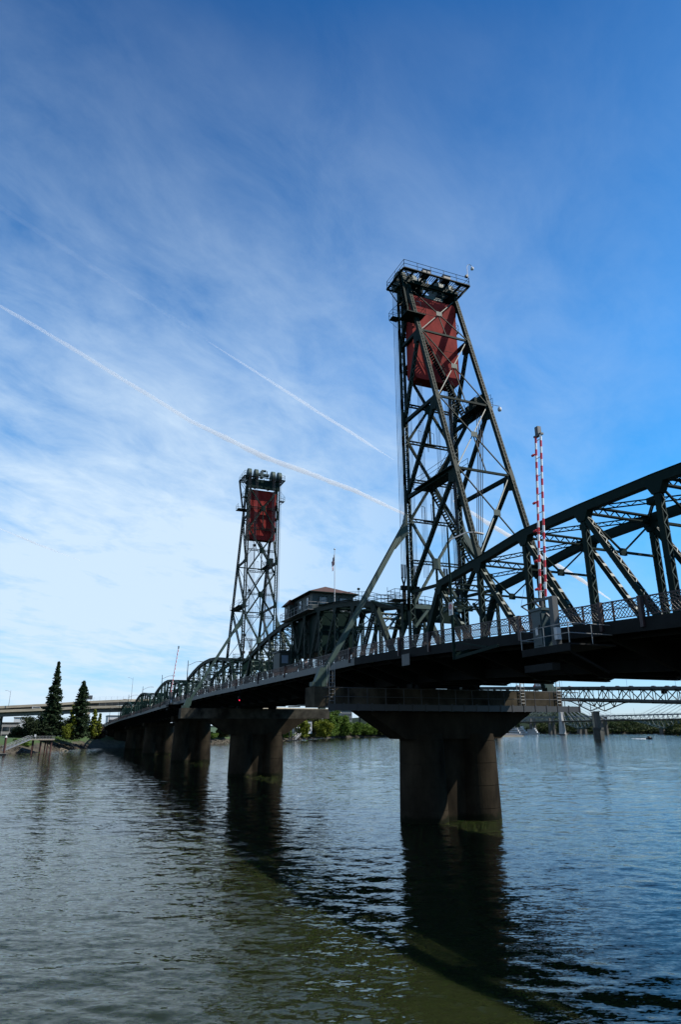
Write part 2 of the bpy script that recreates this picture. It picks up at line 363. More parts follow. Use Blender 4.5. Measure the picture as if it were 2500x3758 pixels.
# ---------------------------------------------------------------- Hawthorne-type bridge: common data
W = 7.0; YN, YS = 6.5, -13.5
ZD = [(-80,12.9),(-39,14.6),(-33,14.85),(-24,15.3),(-19,15.5),(-7.6,15.9),(0,16.1),(78,16.0),(126,15.55),(174,14.75),(265,13.4),(325,12.1),(420,9.5),(520,7.5)]
def zd(x): return interp(ZD, x)
def deck_parts(P, x0, x1, nodes, lod):
    n = max(1, int((x1-x0)/7)); 
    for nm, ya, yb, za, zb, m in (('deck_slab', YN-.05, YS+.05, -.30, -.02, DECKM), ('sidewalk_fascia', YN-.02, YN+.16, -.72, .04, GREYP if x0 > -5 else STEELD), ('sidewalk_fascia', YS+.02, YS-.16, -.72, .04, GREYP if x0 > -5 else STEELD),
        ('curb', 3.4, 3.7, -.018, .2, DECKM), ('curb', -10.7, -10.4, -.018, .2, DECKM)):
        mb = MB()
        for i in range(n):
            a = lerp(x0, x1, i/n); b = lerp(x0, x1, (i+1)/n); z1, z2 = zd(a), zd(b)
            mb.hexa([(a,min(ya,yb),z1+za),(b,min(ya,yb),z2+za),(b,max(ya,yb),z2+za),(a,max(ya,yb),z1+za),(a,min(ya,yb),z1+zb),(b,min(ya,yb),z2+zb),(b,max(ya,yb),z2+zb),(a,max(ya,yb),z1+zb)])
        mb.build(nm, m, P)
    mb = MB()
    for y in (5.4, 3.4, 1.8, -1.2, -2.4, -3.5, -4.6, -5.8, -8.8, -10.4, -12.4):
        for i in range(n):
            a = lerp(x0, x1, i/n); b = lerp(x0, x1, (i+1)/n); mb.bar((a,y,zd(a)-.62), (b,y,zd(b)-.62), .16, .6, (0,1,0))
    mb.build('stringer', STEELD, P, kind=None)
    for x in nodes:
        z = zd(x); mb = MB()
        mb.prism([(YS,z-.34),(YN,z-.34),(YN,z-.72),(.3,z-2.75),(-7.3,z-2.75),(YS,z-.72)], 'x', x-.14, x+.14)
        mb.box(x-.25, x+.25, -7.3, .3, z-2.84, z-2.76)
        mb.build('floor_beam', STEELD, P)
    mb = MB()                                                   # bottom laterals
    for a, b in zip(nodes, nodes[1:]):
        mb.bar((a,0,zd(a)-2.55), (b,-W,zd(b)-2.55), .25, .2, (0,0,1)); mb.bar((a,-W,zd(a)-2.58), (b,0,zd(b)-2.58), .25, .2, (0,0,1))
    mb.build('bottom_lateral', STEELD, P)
def railing(P, x0, x1, y, lod=0):
    """lattice parapet: wide diamonds over close diamonds, three rails, posts"""
    n = max(1, int((x1-x0)/2.4)); bars = MB(); mb = MB()
    for i in range(n):
        a = lerp(x0, x1, i/n); b = lerp(x0, x1, (i+1)/n)
        for h, t in ((1.16, .07), (.72, .045), (.17, .05)): mb.bar((a,y,zd(a)+h), (b,y,zd(b)+h), .06, t, (0,1,0))
        mb.bar((a,y,zd(a)-.1), (a,y,zd(a)+1.2), .09, .09)
        def lat(h0, h1, st, th):
            k = max(2, int(round((b-a)/st))); dx = (b-a)/k
            for j in range(-1, k):
                for sg in (0, 1):
                    xa = a+dx*j; xb = xa+dx*2
                    h_a, h_b = (h0, h1) if sg == 0 else (h1, h0)
                    p, q = (xa, h_a), (xb, h_b)
                    # clip to panel
                    if xa < a: p = (a, (h_a+h_b)/2)
                    if xb > b+1e-6: q = (b, (h_a+h_b)/2)
                    bars.bar((p[0], y, zd(p[0])+p[1]), (q[0], y, zd(q[0])+q[1]), .022, th, (0,1,0))
        if lod == 0: lat(.74, 1.14, .40, .038); lat(.19, .72, .24, .034)
        elif lod == 1: lat(.19, 1.14, .5, .045)
        else: lat(.19, 1.14, .8, .06)
    r = mb.build('railing', RAILM, P); bars.build('lattice', RAILM, r)
def truss_span(name, label, xs, zt, lod=0, ends=(-.3,.3), batt=(), group=None):
    """xs: panel points foot-to-foot; zt(x): height of upper chord axis"""
    P = thing(name, (lerp(xs[0], xs[-1], .5), -W/2, zd(xs[0])-2.4), label, 'bridge span', group)
    n = len(xs)-1; zb = lambda x: zd(x)-1.35
    mid = n/2
    for side, y in enumerate((0, -W)):
        mb = MB()
        for i in range(1, n-1):
            a = (xs[i], y, zt(xs[i])); b = (xs[i+1], y, zt(xs[i+1])); mb.bar(a, b, .58, .66, (0,1,0)); mb.bar(V(a)+V((0,0,.35)), V(b)+V((0,0,.35)), .72, .03, (0,1,0))
        for i in range(1, n):
            z = zt(xs[i]); mb.prism([(xs[i]-.75,z-.3),(xs[i]-.32,z-1.05),(xs[i]+.32,z-1.05),(xs[i]+.75,z-.3)], 'y', y-.31, y+.31)
        mb.build('upper_chord', GREEN, P)
        mb = MB()
        for i in range(n): mb.bar((xs[i],y,zb(xs[i])-.75), (xs[i+1],y,zb(xs[i+1])-.75), .5, .8, (0,1,0)); mb.bar((xs[i],y,zb(xs[i])), (xs[i+1],y,zb(xs[i+1])), .3, .6, (0,1,0))
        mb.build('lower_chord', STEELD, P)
        for i, f in ((1, 0), (n-1, n)):
            MB().bar((xs[i],y,zt(xs[i])-.1), (xs[f],y,zb(xs[f])), .56, .62, (0,1,0)).build('end_post', GREEN, P)
        for i in range(1, n):
            mb = MB(); z = zt(xs[i])
            if i in (1, n-1): laced(mb, (xs[i],y,zb(xs[i])), (xs[i],y,z-.4), (0,1,0), .3, .2, step=.6)
            elif lod < 2: laced(mb, (xs[i],y,zb(xs[i])), (xs[i],y,z-.4), (0,1,0), .42, .42, step=.55 if lod == 0 else .8)
            else: mb.bar((xs[i],y,zb(xs[i])), (xs[i],y,z-.4), .42, .35, (0,1,0))
            mb.build('post', GREEN, P)
        for i in range(1, n):
            if i < mid: j = i+1
            elif i > mid: j = i-1
            else: continue
            if (i < mid and j > mid+.6) or (i > mid and j < mid-.6): continue
            mb = MB(); a = (xs[i], y, zt(xs[i])-.4); b = (xs[j], y, zb(xs[j]))
            if lod == 2: mb.bar(a, b, .4, .3, (0,1,0))
            elif i in batt: laced(mb, a, b, (0,1,0), .40, .36, 'batten')
            else: laced(mb, a, b, (0,1,0), .42, .40, 'batten' if i in (1, n-1, 2, n-2) and lod else 'lace', step=.5 if lod == 0 else .8)
            mb.build('diagonal', GREEN, P)
    for i in range(1, n):                                       # sway frames
        mb = MB(); x = xs[i]; z = zt(x); zl = max(zd(x)+4.9, z-3.1); m2 = lod < 2
        light_lace(mb, (x,-.3,z-.05), (x,-W+.3,z-.05), .55, .35, m2, .55, .07)
        mb.bar((x,-.2,zl), (x,-W+.2,zl), .22, .16)
        mb.bar((x,-.3,z-.5), (x,-W/2,zl), .16, .1, (1,0,0)); mb.bar((x,-W+.3,z-.5), (x,-W/2,zl), .16, .1, (1,0,0))
        mb.bar((x-.0,-W/2,zl-.25), (x,-W/2,zl+.3), .6, .2, (0,1,0))
        mb.build('sway_frame', GREEN, P)
    for i in range(1, n-1):
        mb = MB(); a, b = xs[i], xs[i+1]
        light_lace(mb, (a,-.3,zt(a)), (b,-W+.3,zt(b)), .32, .12, lod < 2, .5, .05)
        light_lace(mb, (a,-W+.3,zt(a)+.02), (b,-.3,zt(b)+.02), .32, .12, lod < 2, .5, .05)
        mb.bar(((a+b)/2-.35,-W/2,(zt(a)+zt(b))/2), ((a+b)/2+.35,-W/2,(zt(a)+zt(b))/2), .7, .5, (0,1,0))
        mb.build('top_lateral', GREEN, P)
    for i, f in ((1, 0), (n-1, n)):                             # portal bracing in the end-post plane
        mb = MB(); a = V((xs[i],0,zt(xs[i])-.2)); b = V((xs[f],0,zb(xs[f]))); p = a.lerp(b, .16); q = a.lerp(b, .42); s_ = V((0,-W,0))
        laced(mb, p, p+s_, (b-a), .9, .25, 'lace', .8); mb.bar(q, (p+s_*.35), .3, .2, (1,0,0)); mb.bar(q+s_, (p+s_*.65), .3, .2, (1,0,0))
        mb.build('portal_frame', GREENL, P)
    d0, d1 = xs[0]+ends[0], xs[-1]+ends[1]; deck_parts(P, d0, d1, xs, lod)
    railing(P, d0, d1, YN, lod); railing(P, d0, d1, YS, max(lod, 1))
    return P

# west fixed span (foreground)
wx = [-1.2, -6.3, -13.5, -20.5, -27.6, -34.6, -41.6, -48.6, -55.6, -62.6, -69.6]
ZW = [(-69.6,19.5),(-62.6,20.9),(-55.6,22.6),(-48.6,23.9),(-41.6,24.6),(-34.6,24.85),(-27.6,24.9),(-20.5,24.8),(-13.5,23.95),(-6.3,23.15),(-1,22)]
def zwest(x): return interp(ZW, x)
west = truss_span('truss_span', 'large dark green camelback truss span in the right foreground, cropped by the photo edge', list(reversed(wx)), zwest, 0, (-.3, 2.1), batt=(7, 8, 9))

# ---------------------------------------------------------------- lift span
lx = [3.0+6.36*k for k in range(12)]
ZL = [(2,21.6),(9.36,23.75),(15.7,24.9),(22.1,25.65),(28.4,26.15),(34.8,26.35),(41.2,26.3),(47.5,25.95),(53.9,25.25),(60.3,24.2),(66.6,23.0),(73.5,21.5)]
lift = truss_span('lift_span', 'dark green lift span between the two red-weighted towers, with the operator house on top', lx, lambda x: interp(ZL, x), 0, (-2.05, .35), batt=(8, 9, 10))
for y in (0, -W):
    MB().bar((9.36,y,23.7), (1.0,y,21.9), .4, .42, (0,1,0)).build('chord_link', GREEN, lift); MB().bar((66.6,y,22.95), (73.9,y,21.9), .4, .42, (0,1,0)).build('chord_link', GREEN, lift)
mb = MB()                                                       # lifting girders and side haunches at both ends
for x, sg in ((1.75, 1), (72.9, -1)):
    mb.box(x-.3, x+.3, -W-.3, .3, 20.6, 22.5)
    mb.prism([(.3,20.6),(-.6,20.6),(.3,18.6)], 'x', x-.2, x+.2).prism([(-W-.3,20.6),(-W+.6,20.6),(-W-.3,18.6)], 'x', x-.2, x+.2)
mb.build('lifting_girder', GREEN, lift)
mb = MB()
for y in (.5, -7.5):                                            # walkway with pipe rail along the upper chord
    pts = [(x, y, interp(ZL, x)+.45) for x in (lx if y < 0 else lx[:5])]
    for a, b in zip(pts, pts[1:]):
        mb.bar(a, b, .6, .06, (0,1,0))
        for h in (.55, 1.05): mb.tube(V(a)+V((0,.28,h)), V(b)+V((0,.28,h)), .03, 4)
        for t in (0, .33, .66): p = V(a).lerp(V(b), t); mb.tube(p+V((0,.28,0)), p+V((0,.28,1.05)), .028, 4)
mb.build('chord_walkway', GREEN, lift)
mb = MB()
pts = [(x, -3.5, interp(ZL, x)+.35) for x in (1.9,5,9.36,15.7,22.1,28.4)]
for a, b in zip(pts, pts[1:]):
    mb.bar(a, b, 1.1, .06, (0,1,0))
    for sy in (-.5, .5):
        for h in (.55, 1.05): mb.tube(V(a)+V((0,sy,h)), V(b)+V((0,sy,h)), .03, 4)
        for t in (0, .33, .66): p = V(a).lerp(V(b), t); mb.tube(p+V((0,sy,0)), p+V((0,sy,1.05)), .028, 4)
mb.build('centre_walkway', GREEN, lift)
mb = MB()                                                       # machinery room slung under the upper chords
mb.box(29.6, 42.6, -6.5, -.5, 20.2, 25.9); mb.box(31, 41, -6.7, -.3, 20.0, 20.19)
mb.build('machinery_room', GREEN, lift)
cab = MB().box(43.2, 46.6, -.9, 1.6, 18.0, 21.2).box(43.0, 46.8, -1.1, 1.8, 21.21, 21.5).build('lower_cabin', HOUSE, lift)
MB().box(43.12, 43.19, .1, 1.2, 19.4, 20.7).build('window', mat('pale_blind', (.20,.30,.42), .4), cab)

# operator house on top of the lift span
H = thing('operator_house', (36.6,-3.5,26.6), 'green clapboard operator house with a hipped reddish roof, standing on the lift span', 'bridge house')
x0, x1, y0, y1 = 31.6, 40.3, -6.9, .15
wl = MB().box(x0, x1, y0, y1, 26.5, 29.45).build('wall', HOUSE, H)
mb = MB(); z = 29.46; e = .65; pk = 31.15
a, b, c, d = (x0-e,y0-e,z), (x1+e,y0-e,z), (x1+e,y1+e,z), (x0-e,y1+e,z); p, q = (35.0,-3.4,pk), (37.2,-3.4,pk)
mb.quad(a,b,q,p).quad(c,d,p,q).quad(d,a,p).quad(b,c,q).quad(d,c,b,a)
rf = mb.build('roof', ROOF, H)
mb = MB()
for u, v in ((a,b),(b,c),(c,d),(d,a)): mb.bar(V(u)-V((0,0,.08)), V(v)-V((0,0,.08)), .12, .2, (0,0,1))
mb.build('gutter', GREEN, rf)
an = MB().box(40.32, 42.9, -4.6, 1.0, 26.4, 28.75).build('annex', HOUSE, H)
mb = MB(); e = .5
a, b, c, d = (40.3,-5.1,28.76), (43.4,-5.1,28.76), (43.4,1.5,28.76), (40.3,1.5,28.76)
mb.quad(a,b,c,d).quad((40.3,-5.1,29.6),a,d,(40.3,1.0,29.6)).quad(d,c,(40.3,1.0,29.6)).quad(c,b,(40.3,-5.1,29.6),(40.3,1.0,29.6)).quad(b,a,(40.3,-5.1,29.6))
mb.build('annex_roof', ROOF, an)
for (xa, xb, ya, yb, za, zb_) in ((x0-.06,x0-.01,-2.4,-.9,27.5,28.8), (x0-.06,x0-.01,-5.9,-4.4,27.5,28.8), (33,34,y1+.01,y1+.06,27.4,28.9), (36.4,37.6,y1+.01,y1+.06,27.4,28.9), (41.2,41.9,1.01,1.06,27.2,28.4)):
    f_ = MB().box(xa, xb, ya, yb, za, zb_).build('window_frame', GREEN, H)
    if xb-xa < .1: MB().box(xa-.03, xa-.005, ya+.12, yb-.12, za+.12, zb_-.12).build('pane', GLASS, f_)
    else: MB().box(xa+.12, xb-.12, yb+.005, yb+.03, za+.12, zb_-.12).build('pane', GLASS, f_)
MB().box(38.6, 39.6, y1+.01, y1+.07, 26.6, 28.8).build('door', STEELD, H)
mb = MB()
for (a, b) in (((x0-1.3,-6.9),(x0-1.3,1.3)), ((x0-1.3,1.3),(43.4,1.3)), ((44.4,1.3),(44.4,-3.0)), ((43.4,1.3),(44.4,1.3))):
    for h in (.6, 1.1): mb.tube((a[0],a[1],26.5+h), (b[0],b[1],26.5+h), .035, 4)
    L = math.hypot(b[0]-a[0], b[1]-a[1]); k = max(1, int(L/1.6))
    for i in range(k+1): u = lerp(a[0],b[0],i/k); v = lerp(a[1],b[1],i/k); mb.tube((u,v,26.4), (u,v,27.6), .035, 4)
mb.box(x0-1.4, x0-.02, -6.9, 1.4, 26.36, 26.44).box(x0, 44.5, .2, 1.4, 26.36, 26.40)
mb.build('balcony_rail', GALV, H)
MB().tube((30.2,-7.2,26.8),(30.2,-7.2,30.0),.05,5).box(30.05,30.4,-7.4,-7.05,30.0,30.3).build('roof_beacon', GREEN, H)

# flagpole with a drooping flag
Fp = thing('flagpole', (22.7,0,26.35), 'slim white flagpole on the lift span carrying a limp striped flag', 'flagpole')
MB().tube((22.7,0,26.2),(22.7,0,34.0),.07,8,.04).build('pole', WHITE, Fp)
MB().lathe((22.7,0,34.0), [(.02,0),(.11,.06),(.13,.14),(.08,.24),(.01,.27)], 8).build('finial', GALV, Fp)
def fold(u, v):                                                 # u 0..1 from hoist to fly, v 0..1 down
    drop = u*1.55; w_ = u*(.42-.10*v)
    return (22.7+.08+w_*.55+.07*math.sin(u*9+v*3), .0+w_*.75+.09*math.sin(u*11+2), 33.4-v*1.15-drop*(.75+.2*v))
for k, m, rows in (('flag_red_stripes', FRED, 0), ('flag_white_stripes', FWHI, 1)):
    mb = MB()
    for r_ in range(rows, 13, 2):
        for i in range(12): 
            if r_ < 7 and i < 5: continue
            u0, u1, v0, v1 = i/12, (i+1)/12, r_/13, (r_+1)/13; mb.quad(fold(u0,v0), fold(u1,v0), fold(u1,v1), fold(u0,v1))
    fl = mb.build(k, m, Fp)
mb = MB()
for r_ in range(7):
    for i in range(5): u0, u1, v0, v1 = i/12, (i+1)/12, r_/13, (r_+1)/13; mb.quad(fold(u0,v0), fold(u1,v0), fold(u1,v1), fold(u0,v1))
ca = mb.build('flag_blue_canton', FBLU, Fp); mb = MB()
for r_ in range(5):
    for i in range(4):
        c = V(fold((i+.5)/10.5, (r_+.6)/10.5)); mb.bar(c-V((.03,.03,0))+V((-.03,.03,0)), c+V((.03,.03,0))+V((-.03,.03,0)), .05, .05)
mb.build('star', FWHI, ca)

# ---------------------------------------------------------------- towers
Z0, PZ = 27.1, 4.967
def lvl(k): return Z0+k*PZ
def tower(x0, sg, label):
    """x0: column line; sg: direction (+/-1) in which the inclined legs stand (away from the lift span)"""
    T = thing('lift_tower', (x0,-W/2,13.1), label, 'lift tower', 'lift towers')
    X = lambda d: x0+sg*d
    LEG = lambda z: 2.35+(62.3-z)*.2965                         # leg offset at height z
    zt, zb = 62.3, 13.0
    zn = [62.3, 55.0, 44.5, 34.75, 24.6]
    for y in (0, -W):
        c = laced(MB(), (x0,y,zb), (x0,y,zt), (0,1,0), .58, .55, 'lace', .55, .08)
        for k in range(-1, 8): z = lvl(k) if k < 7 else 61; c.box(x0-.30, x0+.30, y-.33, y-.29, z-.7, z+.7).box(x0-.30, x0+.30, y+.29, y+.33, z-.7, z+.7)
        for z in zn[1:4]: c.box(x0-.31,x0+.31,y-.32,y+.32,z-.5,z+.5)
        c.build('column', GREEN, T)
        l = laced(MB(), (X(LEG(zn[-1])),y,zn[-1]-.2), (X(LEG(zt)),y,zt), (0,1,0), .44, .42, 'lace', .45, .07, .165)
        for z in zn[1:]: l.bar((X(LEG(z+.7)),y,z+.7), (X(LEG(z-.7)),y,z-.7), .5, .40, (0,1,0))
        l.lt = []; l.build('inclined_leg', GREEN, T)
        for i in (1, 2, 3):
            z = zn[i]; mb = MB(); mb.bar((x0,y,z), (X(LEG(z)),y,z), .36, .42, (0,1,0)); mb.build('side_strut', GREEN, T)
        for i in (0, 1, 2, 3):
            z, z2 = zn[i], (zn[i+1] if i < 3 else 23.4)
            mb = MB(); laced(mb, (X(LEG(z)-.2),y,z-.4), (X(.1),y,z2+.2), (0,1,0), .36, .36, 'lace', .5, .06)
            mb.prism([(X(LEG(z)),z-1.6),(X(LEG(z)),z+.5),(X(LEG(z)-1.1),z-.1),(X(LEG(z)-1.2),z-1.3)], 'y', y-.20, y+.20)
            mb.build('side_diagonal', GREEN, T)
        mb = MB(); sgy = 1 if y == 0 else -1                    # outrigger down to the end of the pier cap
        A = V((x0,y+sgy*.35,31.6)); B = V((x0,y+sgy*11.0,13.5))
        mb.bar(A, B, .06, .48, (1,0,0)).bar(A+V((.24,0,0)), B+V((.24,0,0)), .05, .5, (1,0,0)).bar(A-V((.24,0,0)), B-V((.24,0,0)), .05, .5, (1,0,0))
        for t in [i/30 for i in range(31)]: q = A.lerp(B, t); mb.bar(q-V((.22,0,0)), q+V((.22,0,0)), .3, .03, (B-A))
        mb.build('outrigger_brace', GREENL, T)
        mb = MB(); mb.prism([(y+sgy*.3,32.9),(y+sgy*.3,30.2),(y+sgy*1.9,28.3),(y+sgy*1.1,29.9)], 'x', x0-.30, x0+.30)
        mb.build('brace_gusset', GREENL, T); mb = MB()
        mb.box(x0-.42,x0+.42,y+sgy*10.4,y+sgy*11.9,13.02,13.45); mb.prism([(y+sgy*10.2,13.4),(y+sgy*11.6,13.4),(y+sgy*11.0,14.9),(y+sgy*9.9,14.9)], 'x', x0-.34, x0+.34)
        mb.build('brace_shoe', GREENL, T)
    # front face (column plane): X panels over two levels, struts at every level, hangers under the crossings
    for k in range(0, 7):
        z = lvl(k); mb = MB(); light_lace(mb, (x0,-.3,z), (x0,-W+.3,z), .34, .3, True, .5, .05); mb.build('face_strut', GREEN, T)
    for k in (0, 2, 4, 6):
        z = lvl(k); za = lvl(k-1); zb2 = lvl(k+1) if k < 6 else 61.4
        for ya, yb in ((-.3,-W+.3), (-W+.3,-.3)):
            for zz_, ye in ((za, ya), (zb2, ya)):
                mb = MB(); light_lace(mb, (x0,ye,zz_), (x0,-W/2,z), .30, .22, True, .5, .05) if False else laced(mb, (x0,ye,zz_), (x0,-W/2,z), (1,0,0), .24, .26, 'lace', .5, .04)
                mb.build('face_diagonal', GREEN if k else GREENL, T)
        MB().box(x0-.17, x0+.17, -W/2-.5, -W/2+.5, z-.62, z+.62).build('crossing_gusset', GREEN if k > 1 else GREENL, T)
        mb = MB(); laced(mb, (x0,-W/2,z-.6), (x0,-W/2,z-PZ+.2), (1,0,0), .2, .16, 'lace', .4, .03); mb.build('hanger', GREEN, T)
    # plane of the inclined legs
    for z in zn[1:4]:
        MB().bar((X(LEG(z)),-.2,z), (X(LEG(z)),-W+.2,z), .22, .24).build('leg_strut', GREEN, T)
    for i in range(4):
        z1, z2 = zn[i], zn[i+1]; c = V((X(LEG((z1+z2)/2)),-W/2,(z1+z2)/2)); 
        for k, (ya, yb) in enumerate(((-.2,-W+.2), (-W+.2,-.2))):
            mb = MB(); q = .12 if k else -.12
            mb.bar((X(LEG(z1))+q,ya,z1), (X(LEG(z2))+q,yb,z2), .10, .12); mb.build('leg_cross_brace', GREENL if k else GREEN, T)  # one diagonal coloured as if sunlit, the other left dark
        mb = MB(); mb.bar(c-V((0,.4,0))+V((sg*.22,0,0)), c+V((0,.4,0))+V((sg*.22,0,0)), .05, .6, (1,0,0)); mb.build('cross_gusset', GREENL, T)
        if i < 3: MB().bar(c, (X(LEG(z2)),-W/2-.3,z2), .1, .1).build('brace_hanger', GREEN, T)
    # transverse struts between the side frames at leg nodes are joined by the head
    hb = MB()
    hb.box(x0-.32, x0+.32, -W-.3, .3, 61.6, 63.7).box(X(2.35)-.25, X(2.35)+.25, -W-.3, .3, 63.15, 63.7)
    for y in (0, -W, -1.9, -5.1): hb.box(min(x0,X(2.4)), max(x0,X(2.4)), y-.2, y+.2, 62.2, 63.5)
    for k in range(7): hb.box(x0-.40, x0-.33, -W+.4+k, -W+.5+k, 61.7, 63.6).box(x0+.33, x0+.40, -W+.4+k, -W+.5+k, 61.7, 63.6)
    hb.build('head_girder', GREEN, T)
    pl = MB(); xa, xb = sorted((X(3.9), X(-.9))); ya, yb = -W-1.25, 1.4; zp = 64.15
    for i in range(int((xb-xa)/.3)+1):
        q = xa+.3*i; pl.box(q, q+.07, ya, ya+1.9, zp-.06, zp).box(q, q+.07, yb-1.9, yb, zp-.06, zp)
    for i in range(int((yb-ya-3.8)/.3)): q = ya+1.9+.3*i; pl.box(*sorted((X(3.9),X(2.6))), q, q+.07, zp-.06, zp)
    for u, v in (((xa,ya),(xb,ya)), ((xb,ya),(xb,yb)), ((xb,yb),(xa,yb)), ((xa,yb),(xa,ya))): pl.bar((u[0],u[1],zp-.13), (v[0],v[1],zp-.13), .12, .3, (0,0,1))
    for i in range(5):
        x = lerp(xa+.2, xb-.2, i/4)
        for s1, y in ((1, yb), (-1, ya)): pl.bar((x,y-s1*.1,zp-.2), (x,(0 if s1 > 0 else -W),zp-1.9), .08, .1).box(x-.05,x+.05,min(y,y-s1*2),max(y,y-s1*2),zp-.3,zp-.13)
    for y in (0, -1.75, -3.5, -5.25, -W): pl.box(*sorted((X(3.8),X(0))), y-.08, y+.08, zp-.42, zp-.13)
    p_ = pl.build('platform', GREEN, T)
    rl = MB()
    for u, v in (((xa,ya),(xb,ya)), ((xa,yb),(xb,yb)), ((X(3.9),ya),(X(3.9),yb)), ((X(-.9),ya),(X(-.9),ya+1.4)), ((X(-.9),yb-1.4),(X(-.9),yb))):
        for h in (.55, 1.1): rl.tube((u[0],u[1],zp+h), (v[0],v[1],zp+h), .032, 5)
        L = math.hypot(u[0]-v[0], u[1]-v[1]); k = max(1, round(L/2.1))
        for i in range(k+1): rl.tube((lerp(u[0],v[0],i/k), lerp(u[1],v[1],i/k), zp), (lerp(u[0],v[0],i/k), lerp(u[1],v[1],i/k), zp+1.1), .035, 5)
    rl.build('guard_rail', GREEN, p_)
    for y in (.14, -1.45, -5.5, -7.05):                          # sheaves under rounded hoods
        zc, r = 64.75, 1.42; prof = [(X(.1)+r*math.cos(R(a)), zc+r*math.sin(R(a))) for a in range(-30, 211, 12)]
        h = MB().prism(prof, 'y', y-.36, y+.36); h.box(X(.1)-1.0, X(.1)+1.0, y-.5, y-.38, 63.7, 64.9).box(X(.1)-1.0, X(.1)+1.0, y+.38, y+.5, 63.7, 64.9)
        sh = h.build('sheave_hood', GREENL, T)
        MB().tube((X(.1),y-.55,zc), (X(.1),y+.55,zc), .22, 12).build('axle', STEELD, sh)
        for i in range(4):                                      # suspension ropes, lift-span side
            yy = y-.27+.18*i; xr = X(-1.32+.04*(i % 2))
            MB().tube((xr,yy,64.9), (xr,yy,25.6), .024, 4).tube((xr,yy,27.0), (xr,yy,25.4), .065, 5).build('rope', ROPE, T)
        MB().box(X(-1.32)-.22, X(-1.32)+.22, y-.36, y+.36, 24.0, 24.5).bar((X(-1.32),y-.25,25.5), (X(-1.32),y,24.5), .12, .18).bar((X(-1.32),y+.25,25.5), (X(-1.32),y,24.5), .12, .18).box(X(-1.32)-.2, X(-1.32)+.2, y-.15, y+.15, 22.4, 24.0).build('rope_socket', STEELD, T)
    for i in range(10):                                         # balance ropes below the counterweight
        y = -1.1-.16*(i % 5) if i < 5 else -5.9+.16*(i % 5); MB().tube((X(1.6),y,49.6), (X(1.2),y,25.0), .022, 4).build('balance_rope', ROPE, T)
    mb = MB(); mb.tube((X(.2),-2.2,65.1), (X(.2),-4.6,65.1), .42, 10).tube((X(.2),-2.9,66.1), (X(.2),-3.9,66.15), .3, 8).box(X(.2)-.4, X(.2)+.4, -3.2, -2.6, 64.2, 66.0); mb.bar((X(.2),-4.2,64.2),(X(.2),-4.2,66.2),.16)
    mb.build('drive_machinery', TEAL, T)
    for y in (-2.0, -5.0):
        MB().box(*sorted((X(2.7),X(3.7))), y-.55, y+.55, zp+.02, zp+.75).build('equipment_box', GREYP, T)
    # stairs inside the tower
    def stair(p, q, wdt=.75, rail=True):
        p, q = V(p), V(q); mb = MB(); d_ = V((1,0,0)); L = (q-p).length; k = int(L/.32)
        for s_ in (-1, 1):
            mb.bar(p+d_*wdt/2*s_, q+d_*wdt/2*s_, .05, .22, d_)
            if rail: mb.bar(p+d_*wdt/2*s_+V((0,0,.95)), q+d_*wdt/2*s_+V((0,0,.95)), .04, .04, d_)
        for i in range(k): c = p.lerp(q, (i+.5)/k); mb.box(c.x-wdt/2, c.x+wdt/2, c.y-.13, c.y+.13, c.z-.02, c.z+.02)
        mb.build('stair', GREEN, T)
    stair((X(3.4),-1.0,55.0), (X(3.4),-6.6,44.7)); stair((X(5.2),-6.4,44.6), (X(5.2),-.9,34.9)); stair((X(4.4),-.4,34.9), (X(4.4),-5.8,25.6))
    stair((X(3.0),1.6,zp), (X(3.0),.6,57.4), .6, False)
    for z, ys_, yw in ((57.2, -.9, 1.7), (44.6, -W-.6, -5.6), (34.9, -1.6, .6)):      # landings
        mb = MB(); a_, b_ = sorted((X(2.6), X(LEG(z)+.9 if z > 50 else LEG(z)))); mb.box(a_, b_, ys_, yw, z-.1, z)
        for h in (.55, 1.1):
            for (u, v) in (((a_,yw),(b_,yw)), ((a_,ys_),(b_,ys_)), ((X(LEG(z)+.9) if z > 50 else X(2.6),ys_),(X(LEG(z)+.9) if z > 50 else X(2.6),yw))): mb.tube((u[0],u[1],z+h), (v[0],v[1],z+h), .03, 4)
        for (u, v) in ((a_,yw),(b_,yw),(a_,ys_),(b_,ys_)): mb.tube((u,v,z), (u,v,z+1.1), .03, 4)
        mb.build('landing', GREEN, T)
    mb = MB(); a_, b_ = sorted((X(3.2), X(LEG(44.5)-.3)))
    mb.box(a_, b_, -W-.5, -W+.5, 44.72, 45.2).box(a_+.3, a_+1.3, -W-.35, -W+.45, 45.22, 46.3).box(a_+1.7, a_+3.0, -W-.4, -W+.5, 45.22, 46.6).box(b_-.8, b_-.2, -W-.3, -W+.4, 45.22, 46.2)
    mb.path([(a_,-W-.6,45.2),(a_,-W-.6,46.3),(b_,-W-.6,46.3),(b_,-W-.6,45.2)], .03, 4)
    for i in range(7): q = lerp(a_, b_, i/6); mb.tube((q,-W+.6,45.2), (q+.15,-W+.75,46.3), .03, 4)
    mb.build('machinery_platform', GREEN, T)
    for i in range(4):                                          # slack power cables below it
        x_, y_ = X(5.6+.35*i), -W+.35
        MB().path([(x_,y_,44.9-.1*i), (x_-.1*sg,y_+.1,40), (x_-.5*sg,y_+.4,34), (x_-.9*sg,y_+.5,29.5), (x_-1.4*sg,y_+.6,26)], .045, 5).build('power_cable', ROPE, T)
